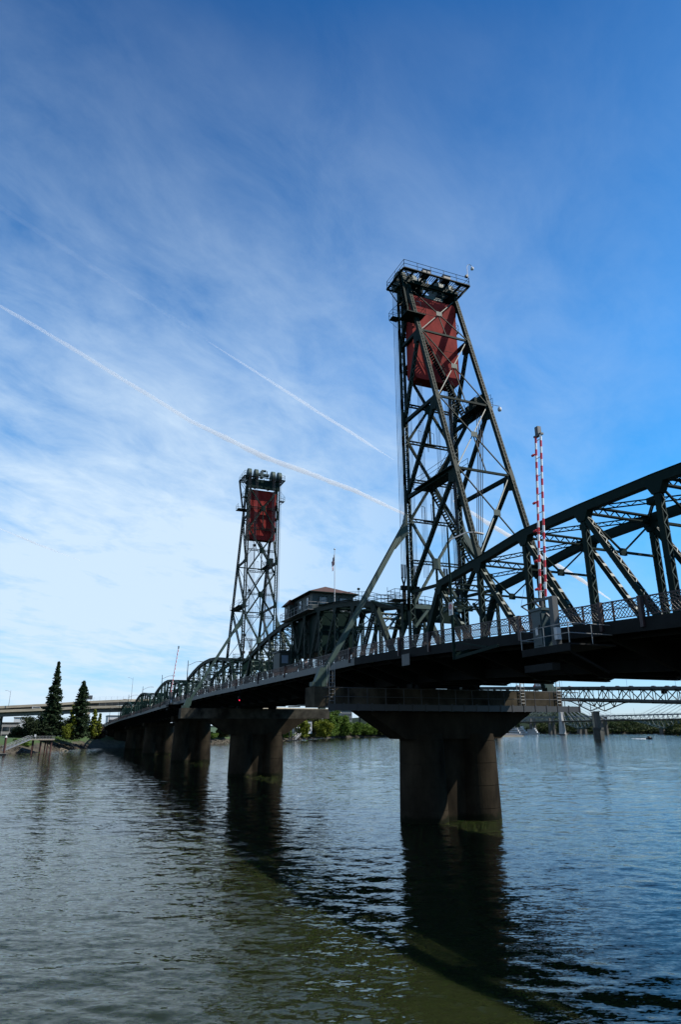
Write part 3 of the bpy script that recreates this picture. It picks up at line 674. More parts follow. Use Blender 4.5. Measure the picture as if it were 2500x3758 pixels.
    for z in (lvl(3)+.4, lvl(1)+.4):                            # guide-frame stands seen inside the shaft
        mb = MB(); xg = X(-.7)
        mb.box(xg-.3, xg+.3, -4.6, -2.6, z-.08, z)
        for yy in (-4.5, -2.7):
            mb.path([(xg,yy,z),(xg,yy,z+1.7),(xg,yy+.45,z+1.8),(xg,yy+.45,z+.3)], .03, 4)
        mb.tube((xg,-3.6,z-.9),(xg,-3.6,z+2.2),.04,5); mb.build('inspection_stand', GREEN, T)
    # small basket on the column face
    for y, s1 in ((.35, 1), (-W-.35, -1)):
        mb = MB(); xg0, xg1 = x0-.5, x0+.5; yy = sorted((y, y+s1*1.1)); mb.box(xg0, xg1, yy[0], yy[1], 59.0, 59.1)
        for h in (.6, 1.1): mb.path([(xg0,y,59+h),(xg0,y+s1*1.1,59+h),(xg1,y+s1*1.1,59+h),(xg1,y,59+h)], .03, 4)
        for xq in (xg0, xg1): mb.tube((xq,y+s1*1.1,59.05),(xq,y+s1*1.1,60.1),.03,4).tube((xq,y+s1*1.1,59.0),(xq,y,58.2),.03,4)
        mb.tube((xg0,y+s1*1.1,60.1),(xg0,y,61.3),.03,4); mb.build('maintenance_basket', GREEN, T)
    # camera on a gooseneck and a floodlight
    mb = MB(); cx_, cy_ = X(3.9), -W-1.1
    mb.path([(cx_,cy_,65.2),(cx_,cy_,66.9),(cx_,cy_-.12,67.3),(cx_,cy_-.45,67.5),(cx_,cy_-.75,67.35),(cx_,cy_-.8,67.1)], .035, 5)
    gn = mb.build('camera_gooseneck', GALV, T); MB().lathe((cx_,cy_-.8,66.7), [(.05,0),(.2,.08),(.23,.25),(.16,.42)], 10).build('dome_camera', WHITE, gn)
    MB().box(cx_-.1, cx_+.25, cy_-.05, cy_+.3, 65.35, 65.65).build('floodlight', GREYP, T)
    mb = MB(); cx_ = X(LEG(44.5)); mb.path([(cx_,-W-.2,44.8),(cx_,-W-1.5,44.8),(cx_,-W-1.5,44.6)], .035, 5); gn = mb.build('camera_arm', GALV, T)
    MB().lathe((cx_,-W-1.5,44.1), [(.05,0),(.2,.1),(.24,.25),(.2,.5)], 10).build('dome_camera', WHITE, gn)
    # short strut joining the tower to the neighbouring fixed span
    for y in (0, -W): MB().bar((X(.3),y,23.45), (X(6.0 if sg < 0 else 7.0),y,23.2), .3, .3, (0,1,0)).build('link_strut', GREEN, T)
    mb = MB(); mb.box(x0-.2, x0+.2, -W+.3, -.3, 21.7, 22.15)
    for s1, y in ((1, -.3), (-1, -W+.3)): mb.bar((x0,y,19.6), (x0,y-s1*1.9,21.8), .3, .3, (1,0,0))
    mb.build('portal_strut', GREENL, T)
    mb = MB(); 
    for y in (0, -W): mb.box(x0-.6, x0+.6, y-.6, y+.6, 13.02, 13.5)
    mb.build('column_shoe', STEELD, T)
    # guide rail at column foot with access platform
    mb = MB(); xg = X(-1.0)
    mb.box(xg-.9, xg+.9, .4, 2.0, 22.6, 22.7)
    for h in (.55, 1.1): mb.path([(xg-.9,.4,22.7+h),(xg-.9,2.0,22.7+h),(xg+.9,2.0,22.7+h),(xg+.9,.4,22.7+h)], .03, 4)
    for u, v in ((-.9,.4),(-.9,2),(.9,2),(.9,.4),(0,2)): mb.tube((xg+u,v,22.6),(xg+u,v,23.8+(.5 if u == .9 else 0)),.03,4)
    mb.build('access_platform', GREEN, T)
    # counterweight hanging in the tower
    a_, b_ = sorted((X(.75), X(2.45))); 
    c = MB().prism([(-6.75,50.1),(-6.35,49.6),(-.65,49.6),(-.25,50.1),(-.25,61.2),(-.45,61.45),(-6.55,61.45),(-6.75,61.2)], 'x', a_, b_)
    C = c.build('counterweight', RED, None, label='', cat='counterweight')
    return T, C
T1, C1 = tower(0.0, -1, 'tall near lift tower with vertical columns and slanting legs, rising from the closest pier')
T2, C2 = tower(74.4, 1, 'more distant lift tower seen face-on behind the operator house, four round sheave hoods on top')
C1['label'] = 'big red concrete counterweight hanging in the near tower, sunlit with leg shadows'
C2['label'] = 'red concrete counterweight hanging in the distant tower behind X bracing'
for C_, x, ys in ((C1, -1.6, 0), (C2, 76.0, 0)):
    C_['group'] = 'tower counterweights'
SEAM = mat('counterweight_seam', (.12, .016, .014), .9)
for C_, xa in ((C1, -2.452), (C2, 75.148)):
    for z in (51.9, 54.3, 56.7, 59.1): MB().box(xa-.012, xa+.004, -6.7, -.3, z, z+.05).build('pour_seam', SEAM, C_)
# lifting frame of the near counterweight
mb = MB(); mb.box(-2.5, -.7, -4.9, -2.3, 61.5, 61.95)
for h in (.5, 1.0): mb.path([(-2.5,-4.9,61.95+h),(-2.5,-2.0,61.95+h)], .03, 4)
for y in (-4.9, -3.4, -2.0): mb.tube((-2.5,y,61.9),(-2.5,y,62.95),.03,4)
mb.build('top_frame', GREENL, C1)
mb = MB()
for i in range(9):                                              # rusty mark and patched corner on the west face
    mb.box(-2.47, -2.452, -1.05-.12*i if i < 5 else -1.62, -.98-.12*i if i < 5 else -1.55, 60.6-.0*i if i < 5 else 60.5-.16*(i-5), 60.72 if i < 5 else 60.6-.16*(i-5))
mb.build('graffiti_mark', mat('pale_spray_paint', (.35,.38,.42), .7), C1)

# ---------------------------------------------------------------- piers
def shaft(mb, x, y, r, ztop, batter=.035, k=56):
    pr = [(r+batter*(ztop+5), 0)]
    for z in (1.1, 3.3, 5.5, 7.7):
        q = r+batter*(ztop-z)
        if z < ztop-.6: pr += [(q, z+4.94), (q-.035, z+4.95), (q-.035, z+5.0), (q, z+5.01)]
    pr.append((r, ztop+5)); mb.lathe((x,y,-5), pr, k)
def pier(x, zc, half, label, big=True, grp='piers of the lift bridge', walk=False):
    P = thing('bridge_pier', (x,-3.5,0), label, 'bridge pier', grp)
    c = -3.6
    if big:
        r = 2.3
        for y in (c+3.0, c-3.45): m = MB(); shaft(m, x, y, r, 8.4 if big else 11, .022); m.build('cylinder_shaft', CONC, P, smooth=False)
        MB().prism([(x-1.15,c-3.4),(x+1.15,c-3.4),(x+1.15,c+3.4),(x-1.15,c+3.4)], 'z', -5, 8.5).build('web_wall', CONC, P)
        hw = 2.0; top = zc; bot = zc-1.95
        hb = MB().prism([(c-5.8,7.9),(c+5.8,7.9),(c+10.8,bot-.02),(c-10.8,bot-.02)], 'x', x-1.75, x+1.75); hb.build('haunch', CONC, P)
        h2 = half-.7 if walk else half; cb = MB().prism([(c-h2,bot),(c+half,bot),(c+half,top),(c-h2,top)], 'x', x-1.35, x+1.35)
        cb.box(x-1.55, x+1.55, c-8, c+8, bot-.01, top-.5)
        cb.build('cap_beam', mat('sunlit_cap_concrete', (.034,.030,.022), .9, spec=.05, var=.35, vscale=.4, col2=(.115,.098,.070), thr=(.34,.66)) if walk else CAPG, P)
        for y in (0, -W):
            for dx in (-2.2,): pass
    else:
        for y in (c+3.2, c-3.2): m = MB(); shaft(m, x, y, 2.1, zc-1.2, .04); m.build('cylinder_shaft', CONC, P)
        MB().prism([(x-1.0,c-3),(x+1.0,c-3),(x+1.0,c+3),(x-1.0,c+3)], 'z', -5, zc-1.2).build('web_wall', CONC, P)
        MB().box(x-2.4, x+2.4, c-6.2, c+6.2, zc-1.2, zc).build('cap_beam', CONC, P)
    mb = MB()
    zt_ = zd(x)-2.5
    for y in (0, -W):
        for dx in ((-1.15, 2.95) if x == 0 else (-1.0, 1.15) if x != 74.4 else (-1.4, 1.2)):
            if zt_-.3 > zc: mb.prism([(x+dx-.55,zc+.01),(x+dx+.55,zc+.01),(x+dx+.2,zt_-.2),(x+dx-.2,zt_-.2)], 'y', y-.4, y+.4)
    mb.build('bearing', STEELD, P)
    if walk:
        mb = MB(); xw0, xw1 = x-2.75, x-1.38; zb = bot-.05; sy = c-half+.7
        mb.box(xw0, xw1, sy-1.4, c+half-.9, zb, zb+.12); mb.bar((xw0,sy-1.4,zb-.0), (xw0,c+half-.9,zb), .08, .62, (1,0,0))
        for i in range(21): y = lerp(sy-1.3, c+half-1.0, i/20); mb.box(xw0-.08, xw0+.02, y-.08, y+.08, zb-.35, zb+.4)
        wk = mb.build('walkway', WALK, P)
        mb = MB()
        for h in (.85, 1.7): mb.tube((xw0,sy-1.4,zb+h+.15), (xw0,c+half-.9,zb+h+.15), .038, 5)
        for i in range(16): y = lerp(sy-1.3, c+half-1.0, i/15); mb.tube((xw0,y,zb), (xw0,y,zb+1.85), .04, 5)
        for h in (.85, 1.7): mb.tube((xw0,c+half-.9,zb+h+.15), (xw1,c+half-.9,zb+h+.15), .038, 5).tube((xw0,sy-1.4,zb+h+.15), (xw1,sy-1.4,zb+h+.15), .038, 5)
        mb.build('guard_rail', WALK, wk)
        for yy in (c+half-1.8, c-half+1.1, c-half+6.2):                          # ladders over the cap
            mb = MB()
            for s_ in (-.28, .28): mb.path([(x-1.5,yy+s_,zb),(x-1.5,yy+s_,top+2.2),(x-1.2,yy+s_,top+2.4),(x-.9,yy+s_,top+2.2),(x-.9,yy+s_,top)], .035, 5)
            for i in range(9): mb.tube((x-1.5,yy-.28,zb+.3+i*.35), (x-1.5,yy+.28,zb+.3+i*.35), .025, 4)
            mb.build('ladder', GALV, P)
    return P
pier(0.0, 12.95, 15.6, 'closest bridge pier, wide concrete cap with walkway and railings on twin battered cylinders', True, walk=True)
pier(74.4, 12.95, 15.8, 'second pier with a wide cantilevered cap under the distant lift tower', True)
pier(143.4, 12.6, 6, 'third pier from the camera, twin cylinders left of the second wide-capped pier', False)
pier(210.9, 11.4, 6, 'fourth pier, smaller twin cylinders in shadow near the grassy bank', False)
pier(278.4, 10.3, 6, 'fifth pier standing at the foot of the shadowed bank', False)
pier(345.9, 8.9, 6, 'sixth pier on land at the far end of the trusses', False)
pier(-70.8, 10.6, 6, 'west pier carrying the foreground span outside the photo edge', False)

# east fixed spans
starts = [75.7, 143.4, 210.9, 278.4, 345.9]
names = ['arched truss span just beyond the distant lift tower', 'second arched truss span beyond the distant tower, behind the far warning gate', 'third small arched truss span beyond the distant tower', 'farthest and smallest arched truss span beside the road viaduct']
for i in range(4):
    a, b = starts[i]+.4, starts[i+1]-.4; xs = [lerp(a, b, k/9) for k in range(10)]
    truss_span('truss_span', names[i], xs, (lambda a, b: (lambda x: zd(x)+6.1+3.9*math.sin(math.pi*(x-a)/(b-a))))(a, b), 1 if i == 0 else 2, ((-2.7 if i == 0 else -.4), .35), group='arched truss spans east of the towers')
west['group'] = 'fixed truss spans'
# approach deck on land
AP = thing('approach_ramp', (400,-3.5,6), 'low approach ramp leading off the truss spans under the viaduct', 'bridge approach')
deck_parts(AP, 346.3, 520, [346.5+18*k for k in range(10)], 2); railing(AP, 346.3, 450, YN, 2)
for k in range(9): MB().box(350+18*k, 351.2+18*k, -12, 5, 0, zd(350+18*k)-2.3).build('bent', CONC, AP)

# ---------------------------------------------------------------- warning gates, lamps, people on the deck
def gate(x, y, zf, label, lean=0.0):
    """zf: platform floor; two striped arms raised upright; faces the roadway"""
    P = thing('warning_gate', (x,y,zf), label, 'warning gate', 'raised warning gates')
    mb = MB(); mb.box(x-2.6, x+1.6, y-2.6, y+.75, zf-.09, zf); mb.bar((x-2.6,y+.75,zf-.22),(x+1.6,y+.75,zf-.22),.08,.42,(0,1,0)); mb.bar((x+1.6,y+.75,zf-.22),(x+1.6,y-2.6,zf-.22),.08,.42,(1,0,0))
    mb.bar((x-1.8,y-2.6,zf-1.5),(x-1.8,y+.5,zf-.2),.14,.14).bar((x+1.2,y-2.6,zf-1.5),(x+1.2,y+.5,zf-.2),.14,.14)
    mb.box(x-1.0, x+1.5, y+.2, y+.76, zf-1.35, zf-.95); mb.build('bracket_platform', STEELD, P)
    mb = MB()
    for h in (.55, 1.1): mb.path([(x-2.6,y-2.4,zf+h),(x-2.6,y+.75,zf+h),(x+1.6,y+.75,zf+h),(x+1.6,y-2.4,zf+h)], .028, 5)
    for u, v in ((-2.6,.75),(-.5,.75),(1.6,.75),(-2.6,-.9),(1.6,-.9)): mb.tube((x+u,y+v,zf),(x+u,y+v,zf+1.1),.03,5)
    mb.build('guard_rail', GALV, P)
    cb = MB().box(x+.1, x+1.05, y-.75, y+.25, zf+.02, zf+2.25).box(x+.02, x+1.13, y-.83, y+.33, zf+2.26, zf+2.42).build('cabinet', TEAL, P)
    MB().box(x+.2, x+.95, y+.26, y+.30, zf+.2, zf+2.1).build('door', TEAL, cb)
    MB().box(x+.3, x+.42, y+.31, y+.34, zf+1.1, zf+1.4).build('handle', BLACK, cb)
    MB().box(x+.5, x+.72, y+.315, y+.33, zf+.8, zf+1.25).build('notice', WHITE, cb)
    mb = MB()
    mb.box(x-.72, x-.36, y-.35, y+.05, zf, zf+3.0); mb.bar((x-.4,y-.1,zf+2.95),(x+1.1,y-.1,zf+2.95),.14,.14); mb.bar((x+1.05,y-.1,zf+2.9),(x-.3,y-.1,zf+1.7),.10,.10).box(x+.7, x+.85, y-.5, y-.35, zf+2.3, zf+3.0)
    mb.path([(x+1.1,y-.1,zf+2.95),(x+1.9,y+.3,zf+2.75),(x+1.1,y-.1,zf+2.1)], .05, 5).box(x+1.1,x+1.4,y-.3,y,zf+1.9,zf+2.5).tube((x+1.9,y+.3,zf+2.8),(x+1.6,y,zf+4.4),.012,4)
    mb.build('post_frame', GREYP, P)
    mb = MB(); mb.box(x-.9,x-.65,y-.2,y+.1,zf+.4,zf+1.1); mb.build('control_box', WHITE, P)
    top = zf+14.35; bz = zf+3.05; xs_ = (x+.37, x-.13)
    arm = None
    for k, xa in enumerate(xs_):
        q = MB(); n = 24; zs_ = [lerp(bz, top-.4, i/n) for i in range(n+1)]; q.lathe((xa,y,0), [(.075,z) for z in zs_], 8)
        q.v = [(p[0], p[1]+lean*(p[2]-bz), p[2]) for p in q.v]; arm = q.build('arm', BRIGHT, P); arm.data.materials.append(REDP)
        for i in range(n):
            if (i+k) % 2: 
                for j in range(8): arm.data.polygons[i*8+j].material_index = 1
    for i in range(9): z = lerp(bz+.4, top-.7, i/8); MB().tube((xs_[0],y+lean*(z-bz),z),(xs_[1],y+lean*(z-bz),z),.03,5).build('rung', WHITE, P)
    l_ = lean*(top-bz); MB().box(x-.25, x+.5, y+l_-.12, y+l_+.12, top-.42, top-.30).box(x-.03, x+.28, y+l_-.14, y+l_+.14, top-.3, top+.25).build('arm_tip', GREYP, P)
    for z in (top-1.6, top-5.0, top-6.9, top-8.9, top-10.7):
        if z > bz: MB().tube((xs_[0]+.08,y+lean*(z-bz),z),(xs_[0]+.2,y+lean*(z-bz),z),.04,6).tube((xs_[0]+.2,y+lean*(z-bz),z),(xs_[0]+.42,y+lean*(z-bz),z),.085,8).build('warning_lamp', REDP, P)
gate(-32.9, 9.0, 13.45, 'tall raised warning gate with red and white striped arms beside the foreground truss', -.085)
gate(111.8, 8.4, 14.9, 'small distant warning gate with striped arms raised beside the second arched truss', -.10)
def street_lamp(x, y, zf, h, label, reach=3.0, arm_dir=(0,-1), m=GREEN, sign=False, grp='lamps along the bridge'):
    P = thing('street_lamp', (x,y,zf), label, 'street lamp', grp)
    MB().tube((x,y,zf),(x,y,zf+h+1.0),.14,8,.07).build('pole', m, P)
    dx, dy = arm_dir
    MB().path([(x,y,zf+h-.15),(x+dx*reach*.55,y+dy*reach*.55,zf+h+.75),(x+dx*reach*.8,y+dy*reach*.8,zf+h+.85)], .055, 6).build('arm', GALV, P)
    MB().hexa([(x+dx*reach*.78-.1,y+dy*reach*.78,zf+h+.78),(x+dx*reach*.78+.1,y+dy*reach*.78,zf+h+.78),(x+dx*reach*1.08+.14,y+dy*reach*1.08,zf+h+.76),(x+dx*reach*1.08-.14,y+dy*reach*1.08,zf+h+.76),(x+dx*reach*.78-.08,y+dy*reach*.78,zf+h+.92),(x+dx*reach*.78+.08,y+dy*reach*.78,zf+h+.92),(x+dx*reach*1.08+.1,y+dy*reach*1.08,zf+h+.87),(x+dx*reach*1.08-.1,y+dy*reach*1.08,zf+h+.87)]).build('lamp_head', GREYP, P)
    return P
L0 = street_lamp(-20.9, 8.0, 13.9, 9.5, 'tall green street lamp in front of the near tower, small white sign on its pole', 3.2)
MB().bar((-20.9,8.0,14.2),(-20.9,6.7,14.6),.3,.3).bar((-20.9,8.0,14.0),(-26.5,8.0,14.35),.10,.22,(0,1,0)).bar((-20.9,8.0,15.2),(-25.2,8.0,14.4),.08,.1,(0,1,0)).build('bracket', GREEN, L0)
sg_ = MB().box(-21.3,-20.75,8.16,8.19,17.25,18.25).build('sign', WHITE, L0)
mb = MB()
for a in range(12): t1, t2 = 2*math.pi*a/12, 2*math.pi*(a+1)/12; mb.bar((-21.02+.19*math.cos(t1),8.2,17.9+.19*math.sin(t1)),(-21.02+.19*math.cos(t2),8.2,17.9+.19*math.sin(t2)),.012,.045,(0,1,0))
mb.bar((-21.15,8.2,18.03),(-20.89,8.2,17.77),.012,.045,(0,1,0)); mb.build('red_ring', REDP, sg_)
MB().box(-21.06,-20.98,8.195,8.205,17.78,18.0).box(-21.05,-20.99,8.195,8.205,17.35,17.55).build('figure', BLACK, sg_)
for i, (x, t) in enumerate(((96.5, 'street lamp rising behind the first arched truss beyond the distant tower'), (137, 'street lamp standing left of the far warning gate, above the second arched truss'), (181.5, 'street lamp above the third small arched truss'), (227.5, 'street lamp above the farthest arched truss'), (266, 'small street lamp near the bank, just left of the farthest truss'), (318, 'thin street lamp at the bridge end, right of the white viaduct column'))):
    street_lamp(x, 7.3, zd(x)-.5, 8.1 if i < 5 else 7.4, t, 3.4)
rl_ = MB().box(47.9,48.3,6.75,7.1,13.75,14.2).build('lamp_housing', STEELD, lift)
rm = bpy.data.materials.new('red_navigation_light'); rm.use_nodes = True; b = rm.node_tree.nodes['Principled BSDF']; b.inputs['Base Color'].default_value = (.5,0,.02,1); b.inputs['Emission Color'].default_value = (1,.03,.10,1); b.inputs['Emission Strength'].default_value = 1.0
MB().lathe((48.1,6.9,13.45), [(.03,0),(.09,.04),(.09,.15),(.05,.2)], 10).build('navigation_light', rm, lift)
MB().tube((48.1,6.9,13.7),(48.1,6.9,15.4),.05,5).build('light_hanger', STEELD, lift)
sg = MB().box(-12.0,-10.6,7.0,7.06,14.3,15.3).bar((-11.3,7,14.8),(-11.3,6.6,14.8),.1).build('junction_box', GREYP, west)
for x in (-37.9, -27.3, -14.9, -9.4, -34.9+.0): MB().box(x-.11,x+.11,YN+.05,YN+.30,zd(x)-.5,zd(x)+1.2).build('rail_post', RAILM, west)
for x in (2.2, 24.8, 38.0, 52): MB().box(x-.11,x+.11,YN+.05,YN+.30,zd(x)-.4,zd(x)+1.2).build('rail_post', RAILM, lift)

def person(x, y, z, heading, label, shirt, legs, hair, walk=.25, act='person walking'):
    """continuous skinned body, standing 1.72 m; clothing as child meshes"""
    T_ = thing('person', (x,y,z), label, 'person')
    J = {'pel':(0,0,.93,.135),'waist':(0,0,1.10,.12),'chest':(0,0,1.30,.15),'neck':(0,0,1.46,.06),'hd':(0,.02,1.56,.085),'top':(0,.01,1.66,.075),
         'hl':(-.09,0,.88,.09),'kl':(-.09,walk,.50,.06),'al':(-.09,walk*.9,.08,.04),'tl':(-.09,walk*.9+.16,.03,.035),
         'hr':(.09,0,.88,.09),'kr':(.09,-walk*.4,.50,.06),'ar':(.09,-walk*1.4,.12,.04),'tr':(.09,-walk*1.4+.15,.04,.035),
         'sl':(-.19,0,1.38,.06),'el':(-.24,-.10,1.12,.042),'wl':(-.23,.06,.90,.03),'fl':(-.22,.10,.81,.028),'sr':(.19,0,1.38,.06),'er':(.24,-.02,1.12,.042),'wr':(.22,.18,.98,.03),'fr':(.20,.26,.95,.028)}
    E_ = [('pel','waist'),('waist','chest'),('chest','neck'),('neck','hd'),('hd','top'),('pel','hl'),('hl','kl'),('kl','al'),('al','tl'),('pel','hr'),('hr','kr'),('kr','ar'),('ar','tr'),('chest','sl'),('sl','el'),('el','wl'),('wl','fl'),('chest','sr'),('sr','er'),('er','wr'),('wr','fr')]
    def skin(nm, keys, m, grow=0):
        ks = [k for k in J if k in keys]; me = bpy.data.meshes.new(nm); me.from_pydata([J[k][:3] for k in ks], [(ks.index(a), ks.index(b)) for a, b in E_ if a in ks and b in ks], [])
        me.materials.append(m); ob = bpy.data.objects.new(nm, me); S.collection.objects.link(ob); ob.parent = T_
        md = ob.modifiers.new('skin', 'SKIN'); 
        for i, k in enumerate(ks): me.skin_vertices[0].data[i].radius = (J[k][3]+grow,)*2; me.skin_vertices[0].data[i].use_root = (i == 0)
        sb = ob.modifiers.new('sub', 'SUBSURF'); sb.levels = sb.render_levels = 1; ORG[ob.name] = V((x,y,z)); return ob
    skin('body', set(J), SKIN); skin('shirt', {'pel','waist','chest','sl','el','sr','er'}, shirt, .018); skin('trousers', {'pel','hl','kl','al','hr','kr','ar'}, legs, .016)
    o = MB(); o.lathe((x,y-.02,z+1.56), [(.10,0),(.115,.07),(.09,.14),(.02,.17)], 10); o.build('hair', hair, T_)
    T_.rotation_euler[2] = heading
person(20.5, 5.0, zd(20.5), R(-90), 'person in a pale top walking along the bridge footway behind the railing', mat('pale_shirt', (.62,.50,.48), .8), mat('dark_trousers', (.05,.05,.07), .8), mat('brown_hair', (.12,.05,.03), .7))

# ---------------------------------------------------------------- vehicles
WIN = mat('vehicle_glass', (.02,.025,.03), .1, spec=.8)
def car(x, y, z, heading, label, col, kind='car', name='car', grp=None):
    P = thing(name, (x,y,z), label, {'car':'car','van':'van','truck':'lorry'}[kind], grp); P.rotation_euler[2] = heading
    m = mat('vehicle_paint', col, .3); ORG[P.name] = V((0,0,0))
    if kind == 'car': body = [(-2.2,.35),(2.2,.35),(2.25,.75),(1.3,.95),(.6,1.42),(-1.2,1.45),(-1.95,1.0),(-2.25,.85)]; wn = [(-1.75,1.0),(1.1,.98),(.55,1.36),(-1.15,1.39)]
    elif kind == 'van': body = [(-2.6,.4),(2.5,.4),(2.55,1.0),(1.7,1.25),(1.2,2.1),(-2.6,2.15)]; wn = [(-2.3,1.3),(1.5,1.28),(1.1,1.95),(-2.3,1.95)]
    b = MB().prism(body, 'y', -.88, .88).build('body', m, P); MB().prism(wn, 'y', -.9, .9).build('window', WIN, b)
    for wx_ in (-1.4, 1.4):
        for wy in (-.8, .8): q = MB().tube((wx_,wy-.12,.34),(wx_,wy+.12,.34),.34,14).build('wheel', BLACK, P); MB().tube((wx_,wy-.13,.34),(wx_,wy+.13,.34),.18,10).build('rim', GALV, q)
    return P
def lorry(x, y, z, heading, label):
    P = thing('lorry', (x,y,z), label, 'lorry'); P.rotation_euler[2] = heading; ORG[P.name] = V((0,0,0))
    cm = mat('lorry_red_paint', (.30,.012,.03), .35)
    c = MB().prism([(6.2,.6),(9.9,.6),(10.0,1.9),(8.6,2.15),(8.1,3.2),(7.4,3.8),(6.2,3.9)], 'y', -1.2, 1.2).build('cab', cm, P)
    MB().prism([(7.5,2.25),(8.5,2.2),(8.05,3.1),(7.5,3.15)], 'y', -1.22, 1.22).build('window', WIN, c)
    t_ = MB().box(-9.2,6.0,-1.27,1.27,1.25,4.05).build('trailer', WHITE, P)
    MB().box(-9.0,5.6,-.9,.9,.9,1.2).build('chassis', BLACK, P)
    for wx_ in (9.2, 6.6, 5.2, -6.6, -7.9):
        for wy in (-1.05, 1.05): MB().tube((wx_,wy-.15,.5),(wx_,wy+.15,.5),.5,12).build('wheel', BLACK, P)
    cu = bpy.data.curves.new('lettering', 'FONT'); cu.body = 'ton'; cu.size = 2.2; cu.extrude = .02; cu.align_x = 'CENTER'; cu.align_y = 'CENTER'
    tmp = bpy.data.objects.new('tmp', cu); me = bpy.data.meshes.new_from_object(tmp); bpy.data.objects.remove(tmp); me.materials.clear(); me.materials.append(BLACK); o = bpy.data.objects.new('lettering', me); S.collection.objects.link(o); o.parent = t_
    o.location = (2.3, 1.30, 2.75); o.rotation_euler = (R(90), 0, R(180))
    return P

# ---------------------------------------------------------------- road viaduct on the east bank
ZU = [(-600,25.5),(-110,25.6),(-5,25.4),(17,24.4),(40,22.6),(61,21.3),(200,14)]
ZLO = [(-600,21.8),(-110,22.2),(0,21.9),(16,21.2),(61,18.95),(200,11)]
VD = thing('road_viaduct', (345,60,6), 'two-level concrete road viaduct running behind the conifers on the far bank', 'viaduct')
VP = [(348,200,14,11),(348,120,17.5,14.5),(348,61,21.3,18.9),(348,40,22.6,19.9),(348,17,24.4,21.2),(348,-5,25.6,21.9),(358,-38,26.6,22.4),(392,-72,27.8,23.4),(440,-104,29.2,24.6),(500,-142,31.0,26.0),(560,-185,33.0,27.6),(622,-240,35.0,29.2),(664,-300,36.8,30.8),(700,-380,38.5,32.4),(720,-440,39,33)]
def vpt(i, off):
    x, y = VP[i][:2]; a_ = VP[max(0,i-1)]; b_ = VP[min(len(VP)-1,i+1)]; dx, dy = b_[0]-a_[0], b_[1]-a_[1]; L = math.hypot(dx, dy); return (x-dy/L*off, y+dx/L*off)
def vdeck(nm, o0, o1, zi, dep, mm):
    mb = MB(); pr = MB(); gd = MB()
    for i in range(len(VP)-1):
        za, zb = VP[i][zi], VP[i+1][zi]
        def seg(m_, u0, u1, lo, hi):
            a_, b_, c_2, d_ = vpt(i,u0), vpt(i,u1), vpt(i+1,u1), vpt(i+1,u0)
            m_.hexa([(*a_,za+lo),(*b_,za+lo),(*c_2,zb+lo),(*d_,zb+lo),(*a_,za+hi),(*b_,za+hi),(*c_2,zb+hi),(*d_,zb+hi)])
        seg(mb, o0, o1, -1.45, -1.15); seg(pr, o0-.25, o0-.01, -1.3, 0); seg(pr, o1+.01, o1+.25, -1.3, 0)
        for q in (o0+1.6, o0+5.4, o1-2.0): seg(gd, q, q+.4, -1.45-dep, -1.46)
    mb.build(nm, CONCG, VD); pr.build('barrier', CONCL, VD); gd.build('girder', mm, VD)
vdeck('upper_deck', 1, 13, 2, 1.5, CONCG); vdeck('lower_deck', -13, -1, 3, 1.9, mat('pale_girder_paint', (.16,.165,.15), .8))
mb = MB()
for tab, x in ((ZU, 349), (ZLO, 335.3)):
    for y0_, y1_ in (((24,-8),) if x > 340 else ((12,-8),)):
        k = int((y0_-y1_)/3.2)
        for i in range(k):
            a, b = lerp(y0_, y1_, i/k), lerp(y0_, y1_, (i+1)/k); mb.tube((x,a,interp(tab,a)),(x,a,interp(tab,a)+2.0),.05,4)
            for h in (.7, 1.3, 2.0): mb.tube((x,a,interp(tab,a)+h),(x,b,interp(tab,b)+h),.03,3)
mb.build('mesh_fence', GALV, VD)
for i, (lo, hi) in {2:(1,1), 4:(1,1), 6:(1,1), 8:(1,1), 9:(1,1), 10:(1,1), 11:(1,1), 12:(1,1), 13:(1,1)}.items():
    for off, zi, m_, r_ in ((-7,3,CONCL,1.3), (7,2,CONCG,1.25)):
        x, y = vpt(i, off); zt_ = VP[i][zi]-3.3; dx, dy = vpt(i,off+6)[0]-x, vpt(i,off+6)[1]-y
        mb = MB(); mb.lathe((x,y,3), [(r_,0),(r_*.95,zt_-6),(r_*1.05,zt_-5)], 18); mb.build('column', m_, VD)
        a_, b_ = V((x-dx,y-dy,0)), V((x+dx,y+dy,0)); MB().bar(a_+V((0,0,zt_-.5)), b_+V((0,0,zt_-.5)), 1.0, 1.6, (0,0,1)).build('crosshead', m_, VD)
ry = 13.5
car(355, -3.5, interp(ZU,-3.5)-.9, R(-90), 'red car driving on the upper viaduct deck above the small trusses', (.45,.02,.02), name='red_car')
car(342, 43, interp(ZLO,43)-1.15, R(-92), 'bright white van on the lower viaduct deck left of the tallest conifer', (.85,.86,.87), 'van', 'white_van')
for i, (x, y, tab, t) in enumerate(((348, 57.5, ZU, 'thin lamp post on the viaduct at the far left edge of the photo'), (334, 22.6, ZLO, 'thin lamp post on the viaduct right of the second conifer'), (349, -6, ZU, 'tall thin lamp post on the viaduct above the third arched truss'), (362, -30, ZU, 'thin distant lamp post behind the arched truss beside the far warning gate'))):
    street_lamp(x, y, interp(tab,y)-1, (8.0, 13.0, 12.5, 11)[i], t, 2.6, (.2,(1,-1,1,-1)[i]), GALV, grp='lamps on the viaduct')
mb = MB().box(348.6,349.0,15.2,18.6,25.2,27.4); mb.tube((349,16,24),(349,16,25.3),.08,4).tube((349,18,24),(349,18,25.3),.08,4)
mb.build('road_sign', GREYP, label='grey back of a road sign standing on the upper viaduct barrier', cat='road sign')

